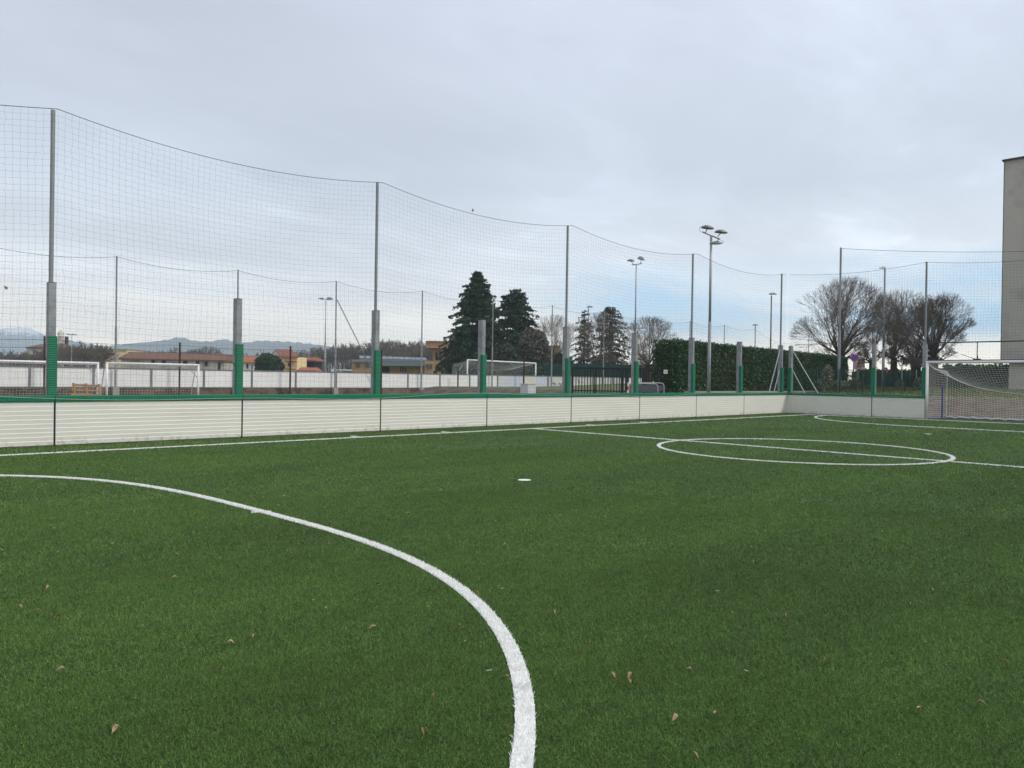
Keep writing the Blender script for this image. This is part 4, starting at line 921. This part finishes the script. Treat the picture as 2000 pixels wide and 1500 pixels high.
wins(h, [(295, 302, 702, 712), (316, 324, 702.5, 713), (357, 366, 704, 714), (382, 389, 705, 714.5), (399.5, 405, 706, 715), (425, 430.5, 707, 724)], 150, m_='dark')
for q in (270, 345, 396): MB().fbox(q, q+.7, 703, 722, 149.8, .15).build('downpipe', MT['fascia'], h)
h = thing('farmhouse', (*XY(470, 158), .5), 'house with white walls and bright orange tiled roof', 'house')
MB().fbox(437, 500, 706, 730, 158, 8, z0=.4).build('wall', MT['wallwhite'], h)
eaves_roof(h, 433, 500, 693, 696, 705.5, 708, 158, 8, 'orange', .5, 3)
wins(h, [(440, 443, 708, 714), (448, 452, 709, 720), (481, 484.5, 710, 720), (491, 493, 712, 722)], 158, m_='dark')
h = thing('farmhouse', (*XY(504, 175), .5), 'brown roofed house peeping left of the round evergreen', 'house')
MB().fbox(497, 513, 707, 730, 175, 7, z0=.4).build('wall', MT['cream'], h); eaves_roof(h, 493, 514, 694.5, 696, 707, 708, 175, 7, 'oldtiles', .4)
h = thing('yellow_house', (*XY(560, 150), .5), 'tall yellow house with a red gabled roof', 'house')
MB().fbox(549, 580, 697, 730, 150, 7, z0=.4).build('wall', MT['yellow'], h)
# gable side facing left-front
g0, g1, g2 = P(530, 694, 156.5), P(549.5, 697.5, 149.9), P(539, 683.5, 153.3)
MB().prism([Vector((g0.x, g0.y, .4)), Vector((g1.x, g1.y, .4)), g1, g2, g0], U*.1+V*.05).build('gable_wall', MT['cream'], h)
r0, r1 = P(539, 682, 153.3), P(570.5, 683.5, 153.3); e0, e1 = P(547.5, 696.8, 149.3), P(584, 697, 149.3); b0, b1 = P(528, 693.5, 157), P(574, 694, 157)
MB().add([e0, e1, r1, r0, b0, b1]+[p-ZV*.18 for p in (e0, e1, r1, r0, b0, b1)], [(0, 1, 2, 3), (3, 2, 5, 4), (6, 9, 8, 7), (9, 10, 11, 8), (0, 6, 7, 1), (0, 3, 9, 6), (3, 4, 10, 9), (1, 7, 8, 2), (2, 8, 11, 5)]).build('roof', MT['tiles'], h)
MB().fbox(552.5, 554.5, 688, 693, 150.5, .5).build('chimney', MT['fascia'], h)
wins(h, [(562, 567, 708, 716)], 150)
for y0 in (705, 720): MB().fbox(556, 575, y0, y0+1.8, 148.4, 1.4).build('balcony', MT['tiles'], h)
h = thing('tiled_shed', (*XY(598, 160), .5), 'open barn with red tiled roof right of the yellow house', 'shed')
MB().fbox(580, 614, 704, 728, 162, 6, z0=.4).build('wall', MT['dark'], h); eaves_roof(h, 579, 616, 696, 697, 703, 703.5, 160, 7, 'tiles', .5, 4)
h = thing('tiled_shed', (*XY(598, 140), .5), 'low orange shed roof just above the hoarding', 'shed')
MB().fbox(581, 614, 723.5, 732, 140, 4, z0=.4).build('wall', MT['cream'], h); eaves_roof(h, 580, 617, 717, 718, 723, 723.5, 139, 4, 'orange', .4, 2)
h = thing('flat_house', (*XY(226, 170), .5), 'flat roofed yellow building left of the long farmhouse', 'house')
MB().fbox(200, 247, 683, 730, 170, 10, z0=.4).build('wall', MT['yellow'], h); MB().fbox(199.5, 247.5, 681.6, 683, 169.8, 10.4).build('roof', MT['fascia'], h); wins(h, [(212, 223, 689, 694)], 170)
h = thing('flat_house', (*XY(80, 190), .5), 'beige building behind scrub at the left edge', 'house')
MB().fbox(52, 104, 678, 730, 190, 10, z0=.4).build('wall', MT['cream'], h); eaves_roof(h, 50, 106, 672, 671, 678, 677.5, 190, 10, 'oldtiles', .4, 4)
h = thing('domed_tower', (*XY(118, 230), .5), 'small cream domed bell tower behind the first tall post', 'tower')
x, y = XY(118.5, 230); rr = 5.6/F*230
MB().tube((x, y, .5), (x, y, zat(118, 656, 230)), rr*.92, n=10).build('shaft', MT['cream'], h)
MB().tube((x, y, zat(118, 656.5, 230)), (x, y, zat(118, 654, 230)), rr*1.12, n=12).build('cornice', MT['white'], h)
dm = MB(); zz_ = [zat(118, q, 230) for q in (654, 651, 648.5, 646, 643.5)]; rs = [1.05, 1.0, .75, .35, .05]
for i in range(4): dm.tube((x, y, zz_[i]), (x, y, zz_[i+1]), rr*rs[i], rr*rs[i+1], 12, False)
dm.build('dome', MT['cream'], h, True)
h = MB().fbox(125.5, 129.5, 657, 740, 220, 1.0).build('brick_chimney', MT['rust']); tag(h, 'red brick chimney stack right of the domed tower', 'chimney')
# school
sd = 108
h = thing('school_building', (*XY(790, sd), .8), 'single storey tan school with green roof and solar panels', 'school')
MB().fbox(687, 731, 707, 735, sd, 8, z0=.4).build('wall', MT['tan'], h); MB().fbox(686.3, 731.5, 702, 707, sd-.3, 8.6).build('fascia', MT['fascia'], h)
MB().fbox(731, 829, 714, 735, sd+1.2, 8, z0=.4).build('wall', MT['tan'], h)
a, b_ = P(730, 714, sd), P(829, 715, sd); c, d_ = P(829, 705, sd+5), P(730, 704.5, sd+5)
MB().prism([a, b_, c, d_], ZV*-.12).build('sloped_roof', MT['greenroof'], h)
MB().fbox(703, 834, 702, 705.5, sd+5.0, 4).build('fascia', MT['fascia'], h)
a, b_ = P(702, 699.5, sd+5.2), P(834, 702.6, sd+5.2); c, d_ = P(833, 698.6, sd+7.5), P(701, 694.6, sd+7.5)
for i in range(12):
    u0, u1 = i/12+.004, (i+1)/12-.004; MB().prism([a.lerp(b_, u0), a.lerp(b_, u1), d_.lerp(c, u1), d_.lerp(c, u0)], ZV*-.06).build('solar_panel', MT['solar'], h)
MB().fbox(829, 865, 704.8, 735, sd-1, 8, z0=.4).build('side_block', MT['tan'], h)
wins(h, [(693.5, 703.5, 709, 717), (712.5, 722.5, 709, 717)], sd); wins(h, [(831.5, 836.5, 711, 720), (839, 844, 711, 720)], sd-1)
wins(h, [(781, 783, 716, 726), (785.3, 787.3, 716, 726), (789.6, 791.6, 716, 726)], sd+1.2, m_='dark')
MB().fbox(741, 760, 714.5, 730, sd+1.0, .15).build('doorway', MT['dark'], h)
h = thing('school_building', (*XY(880, sd+6), .8), 'two storey tan block with overhanging upper fascia behind the tall cedar', 'school')
MB().fbox(831, 935, 667.5, 680, sd+5, 10).build('upper_fascia', MT['tan'], h); MB().fbox(830.5, 936, 666.6, 667.6, sd+4.8, 10.4).build('roof', MT['brick'], h)
MB().fbox(845, 935, 680, 735, sd+6.5, 8, z0=.4).build('wall', MT['tan'], h)
MB().fbox(865, 960, 704.5, 735, sd+4.0, 2.4, z0=.4).build('brick_base', MT['brick'], h)
wins(h, [(850, 854, 688, 703), (857, 861, 686, 703), (870, 874, 686, 703), (881, 884, 688, 703)], sd+6.5, m_='dark')
rl = MB(); rl.fbox(843, 920, 695.6, 696.2, sd+4.2, .08)
for q in range(843, 921, 6): rl.fbox(q, q+.4, 696, 704.5, sd+4.2, .06)
rl.build('railing', MT['darksteel'], h)
h = thing('annex_building', (*XY(1072, 118), .8), 'tan annex glimpsed through the shrubs beside the pale bare tree', 'school')
MB().fbox(1052, 1094, 676, 740, 120, 6, z0=.4).build('wall', MT['tan'], h); MB().fbox(1051, 1095, 674.6, 676, 119.6, 6.6).build('roof', MT['orange'], h); wins(h, [(1060, 1066, 684, 694), (1078, 1084, 684, 694)], 120)
# concrete building at the right edge
bx = 60.0; q = ray(1962, 315); tt = bx/q[0]; yc = q[1]*tt; zt_ = CAMH+q[2]*tt; q = ray(1959, 703); zl = CAMH+q[2]*bx/q[0]
bb = thing('concrete_building', (bx+10, yc-12, 1), 'tall windowless grey concrete building at the right edge', 'building')
MB().box(bx, bx+22, yc-30, yc, zl, zt_).build('wall', MT['stucco'], bb)
MB().box(bx-.15, bx+22.1, yc-30, yc+.12, zt_, zt_+.10).build('roof_edge', MT['darksteel'], bb)
MB().box(bx-.02, bx+.10, yc-.005, yc+.03, zl+.01, zt_-.01).build('corner_flashing', MT['darksteel'], bb)
MB().box(bx+2.5, bx+21, yc-29, yc-1.2, .8, zl).build('ground_floor', MT['fascia'], bb)
MB().box(bx+.3, bx+1.3, yc-1.9, yc-.4, .8, zl-.002).build('pier', MT['stucco'], bb)
wg = MB().box(bx+2.38, bx+2.49, yc-12, yc-2.6, 1.2, zl-.1).build('window', MT['darksteel'], bb)
for k in range(6): MB().box(bx+2.34, bx+2.375, yc-12+k*1.55+.08, yc-12+(k+1)*1.55-.08, 1.3, zl-.2).build('pane', MT['glass'], wg)
MB().box(bx-.1, bx+.4, yc-30, yc-.002, zl-.22, zl-.003).build('soffit_beam', MT['darksteel'], bb)

# ------------------------------------------------------------------ road signs
def disc(c, r, n_, m_, par, name, off, yaw=0):
    d = (V*cos(yaw)+U*sin(yaw)); s = d.cross(ZV)
    p0 = c-d*off; mb = MB(); vs = [p0+s*(r*cos(2*pi*i/n_))+ZV*(r*sin(2*pi*i/n_)) for i in range(n_)]; mb.prism(vs, d*.006); return mb.build(name, MT[m_], par)
c = P(1667.5, 699, 46); zg = float(gz(c.x, c.y)); sg = thing('no_parking_sign', (c.x, c.y, zg), 'round blue no parking sign with red rim on a dark pole', 'road sign', 'road signs')
MB().tube((c.x, c.y, zg-.1)+V*0 if False else Vector((c.x, c.y, zg-.1)), Vector((c.x, c.y, c.z+.05)), .028, n=8).build('pole', MT['darksteel'], sg)
fc = disc(c, .222, 28, 'red', sg, 'sign_face', .05); disc(c, .172, 24, 'signblue', fc, 'blue_field', .056)
s = V.cross(ZV); dg = (s*-1+ZV*0); 
a1 = (-U+ZV).normalized(); a2 = (U+ZV).normalized()
MB().obox(c-V*.060, a1*.165, a2*.012, V*.003).build('diagonal_bar', MT['red'], fc); 
c = P(1675, 711, 70); zg = float(gz(c.x, c.y)); sg = thing('direction_sign', (c.x, c.y, zg), 'pale rectangular direction board with red lettering behind the no parking sign', 'road sign', 'road signs')
MB().obox(c+U*.14, U*.52, V*.02, ZV*.50).build('board', MT['signwhite'], sg)
MB().tube((c.x, c.y, zg), c, .06, n=8).build('pole', MT['steel'], sg)
cu = bpy.data.curves.new('lettering', 'FONT'); cu.body = 'AVI'; cu.size = .42; cu.extrude = .004; cu.align_x = 'CENTER'
tm = bpy.data.objects.new('tmp', cu); COL.objects.link(tm); dg_ = bpy.context.evaluated_depsgraph_get(); me = bpy.data.meshes.new_from_object(tm.evaluated_get(dg_)); bpy.data.objects.remove(tm)
me.materials.clear(); me.materials.append(MT['red']); lt = bpy.data.objects.new('lettering', me); COL.objects.link(lt); lt.parent = sg
lt.matrix_local = Matrix.Translation((c+U*.28+ZV*.14-V*.028)-sg.location) @ Matrix((( U.x, 0, -V.x, 0), (U.y, 0, -V.y, 0), (0, 1, 0, 0), (0, 0, 0, 1)))
MB().obox(c+U*.25+ZV*.02-V*.024, U*.33, V*.003, ZV*.035).build('lower_text_line', MT['signback'], sg); MB().obox(c+U*.25-ZV*.16-V*.024, U*.33, V*.003, ZV*.06).build('orange_stripe', MT['tan'], sg)
for i, (px_, py_, dep, r, yw, lab) in enumerate(((1677.5, 719, 66, .21, .9, 'no entry sign turned half away, left of the screened fence'), (1730.5, 722, 66, .20, 1.0, 'no entry sign turned half away beside the street lamp'), (1742.5, 727.5, 66, .225, 0.1, 'faded no entry disc facing the pitch right of the street lamp'))):
    c = P(px_, py_, dep); zg = float(gz(c.x, c.y)); sg = thing('no_entry_sign', (c.x, c.y, zg), lab, 'road sign', 'road signs')
    MB().tube((c.x, c.y, zg), c, .032, n=8).build('pole', MT['steel' if i < 2 else 'tan'], sg)
    fc = disc(c, r, 24, 'red', sg, 'sign_face', .05, yw); disc(c, r*1.02, 24, 'signback', sg, 'sign_back', .042, yw)
    d = (V*cos(yw)+U*sin(yw)); s = d.cross(ZV); MB().obox(c-d*.056, s*r*.72, d*.003, ZV*r*.16).build('white_bar', MT['signwhite'], fc)
for px_, yt, lab in ((1761.5, 703, 'thin white marker post left of the thick trunk'), (1789.5, 722, 'thin white marker post near the left goalpost')):
    x, y = XY(px_, 60); tag(MB().tube((x, y, .8), (x, y, zat(px_, yt, 60)), .035, n=8).build('marker_post', MT['white']), lab, 'post', 'thin white marker posts')

# ------------------------------------------------------------------ fallen leaves
def leaf_mesh(kind):
    mb = MB(); L = 1.0; n_ = 7; vs = []; L = 1
    for i in range(n_):
        u = i/(n_-1); w = .30*sin(pi*u)**.7+.012; z = .22*sin(pi*u*(.8+.2*kind))+.10*kind*u
        vs += [(u-.5, -w*.5, z+.16*w*2), (u-.5, 0, z), (u-.5, w*.5, z+.16*w*2)]
    for i in range(n_-1): a = i*3; mb.add([], []); mb.f += [(a, a+3, a+4, a+1), (a+1, a+4, a+5, a+2)]
    mb.v = vs; vs2 = [(-.5, 0, 0.02), (-.68, .04, .06)]
    mb.tube((-.5, 0, .02), (-.70, .05, .05), .015, .010, 4); return mb.build('fallen_leaf', MT['leaf'])
protos = [leaf_mesh(0), leaf_mesh(1), leaf_mesh(2)]
big = {(912, 1254): 'largest curled tan leaf, left of the bend of the white arc', (1797, 1385): 'big pale brown leaf near the lower right corner', (1820, 1152): 'long pale tan leaf on the right part of the turf',
       (429, 1312): 'upright brown leaf in the lower left turf', (224, 1422): 'pointed brown leaf near the lower left corner', (112, 1207): 'dark shadowed leaf near the left edge of the turf', (1230, 1320): 'dark reddish leaf right of the white arc bottom'}
lv = list(big)+[(345, 1083), (115, 1080), (497, 1243), (727, 1225), (613, 1172), (737, 1142), (840, 1252), (899, 1226), (835, 1185), (930, 1158), (1080, 1197), (1024, 1079), (1177, 1067), (1153, 1254), (1197, 1318), (1262, 1244), (1346, 1306), (1398, 1395), (1353, 1475),
    (1317, 1400), (1430, 1197), (1581, 1147), (1469, 1097), (1495, 1037), (1655, 1056), (1617, 1290), (1868, 1210), (1902, 1321), (1917, 1378), (1962, 1293), (1786, 1269), (1941, 1042), (1865, 1048), (1918, 1110), (37, 1187), (88, 1179), (118, 1310), (93, 1148), (990, 1320), (995, 1417),
    (832, 1430), (73, 1192), (450, 1256), (636, 1188), (1304, 1049), (1160, 1103), (845, 1358), (512, 940), (620, 963), (1019, 948), (340, 1128), (65, 918), (1550, 880), (1296, 952), (1533, 1203), (700, 1010), (1780, 1180), (985, 1063), (1230, 1330)]
for i, (px_, py_) in enumerate(lv):
    d = ray(px_, py_); t_ = (.02-CAMH)/d[2]; x, y = d[0]*t_, d[1]*t_; r_ = hypot(x, y)
    isb = (px_, py_) in big; sz = (.052 if isb else random.choice([.030, .036, .044, .050]))*(1 if r_ < 7 else .9)
    o = bpy.data.objects.new('fallen_leaf', protos[i % 3].data); COL.objects.link(o); o.location = (x, y, .0155); o.scale = (sz, sz*random.uniform(.8, 1.3), sz*random.uniform(.8, 1.6))
    o.rotation_euler = (random.uniform(-.5, .5), random.uniform(-.35, .35), random.uniform(0, 6.28))
    tag(o, big.get((px_, py_), 'small dry brown leaf lying on the green turf'), 'leaf', 'dry leaves scattered on the turf')
for i in range(110):      # litter at the foot of the boards
    x = random.choice([4.5, 7.8, 9, 11.5, 13, 16, 17.5, 19, 22, 27])+random.gauss(0, .9); y = BY-abs(random.gauss(0, .22))-.03; sz = random.choice([.03, .04, .05])
    o = bpy.data.objects.new('fallen_leaf', protos[i % 3].data); COL.objects.link(o); o.location = (x, y, .024); o.scale = (sz, sz, sz); o.rotation_euler = (random.uniform(-.6, .6), random.uniform(-.4, .4), random.uniform(0, 6.28))
    tag(o, 'tiny dry leaf in the litter along the foot of the side boards', 'leaf', 'leaf litter along the boards')
for p in protos: bpy.data.objects.remove(p)
for px_, py_, lab in ((924, 411, 'brown dead leaf caught on the top rope of the net'), (12, 561, 'brown twig scrap caught in the net at the left edge')):
    d = ray(px_, py_); t_ = (ny_-.02)/d[1]; c = Vector((d[0]*t_, d[1]*t_, CAMH+d[2]*t_))
    o = MB(); v, f = leafcloud(np.array([c[:]]*7)+rng.normal(0, .018, (7, 3)), np.full(7, .065)); o.raw(v, f); tag(o.build('caught_leaf', MT['leaf']), lab, 'leaf')
# pale loose fibres
fb = MB()
q = sample(2.2, 16, .45); 
for (x, y) in q:
    a_ = random.uniform(0, pi); l = random.uniform(.006, .015); c = Vector((x, y, .034)); dd = Vector((cos(a_), sin(a_), random.uniform(-.1, .2)))*l; fb.tube(c-dd, c+dd, .0017, .0014, 4)
tag(fb.build('loose_fibres', MT['thread']), 'pale loose fibres strewn over the turf', 'fibres', kind='stuff')

# ------------------------------------------------------------------ mountains and haze
def ridge(prof, dist, label, zbase=-5):
    xs_ = np.linspace(prof[0][0], prof[-1][0], 160); ys_ = np.interp(xs_, [p[0] for p in prof], [p[1] for p in prof])
    ys_ = ys_+np.array([sum(rng.normal()*0 for _ in '1')+.6*sin(x*.31)+.4*sin(x*.83+1)+.3*sin(x*1.9) for x in xs_])
    rows = 9; vs = []
    for j in range(rows):
        t_ = j/(rows-1)
        for x_, y_ in zip(xs_, ys_):
            p = P(x_, y_, dist); front = dist*(1-.16*(1-t_)); x, y = XY(x_, front); zz_ = zbase+(p.z-zbase)*t_**1.15+(rng.normal(0, .02)*(p.z)*(1 if 0 < j < rows-1 else 0)); vs.append((x, y, zz_))
    for x_, y_ in zip(xs_, ys_): x, y = XY(x_, dist*1.15); vs.append((x, y, zbase))
    k = len(xs_); fs = [(j*k+i, j*k+i+1, (j+1)*k+i+1, (j+1)*k+i) for j in range(rows) for i in range(k-1)]
    return tag(MB().add(vs, fs).build('mountains', MT['mount'], None, True), label, kind='structure')
ridge([(-400, 655), (-200, 640), (-80, 650), (-30, 646), (10, 641), (35, 639), (60, 641), (78, 650), (95, 657), (130, 664), (200, 676), (300, 700)], 3000, 'high blue mountain with snow patches at the left edge')
ridge([(100, 690), (180, 679), (240, 672), (300, 667), (330, 663), (347, 658.5), (362, 661), (380, 666), (410, 667), (437, 662), (455, 667), (480, 669), (505, 665.5), (540, 666.5), (580, 669), (610, 672), (640, 676), (720, 690), (860, 706), (1000, 722)], 2170, 'long low blue ridge of hills on the horizon')
hz = MB().box(-1500, 4200, -1500, 4200, -30, 215).build('haze', MT['white']); hz.data.materials.clear()
hm_ = bpy.data.materials.new('haze_air'); hm_.use_nodes = True; t = hm_.node_tree; t.nodes.clear(); pv = N(t, 'ShaderNodeVolumePrincipled'); pv.inputs['Color'].default_value = (.76, .87, 1.0, 1); pv.inputs['Density'].default_value = 3.9e-4; pv.inputs['Anisotropy'].default_value = .1
ou = N(t, 'ShaderNodeOutputMaterial'); t.links.new(pv.outputs[0], ou.inputs['Volume']); hz.data.materials.append(hm_); tag(hz, 'thin pale haze over the distance', kind='stuff')
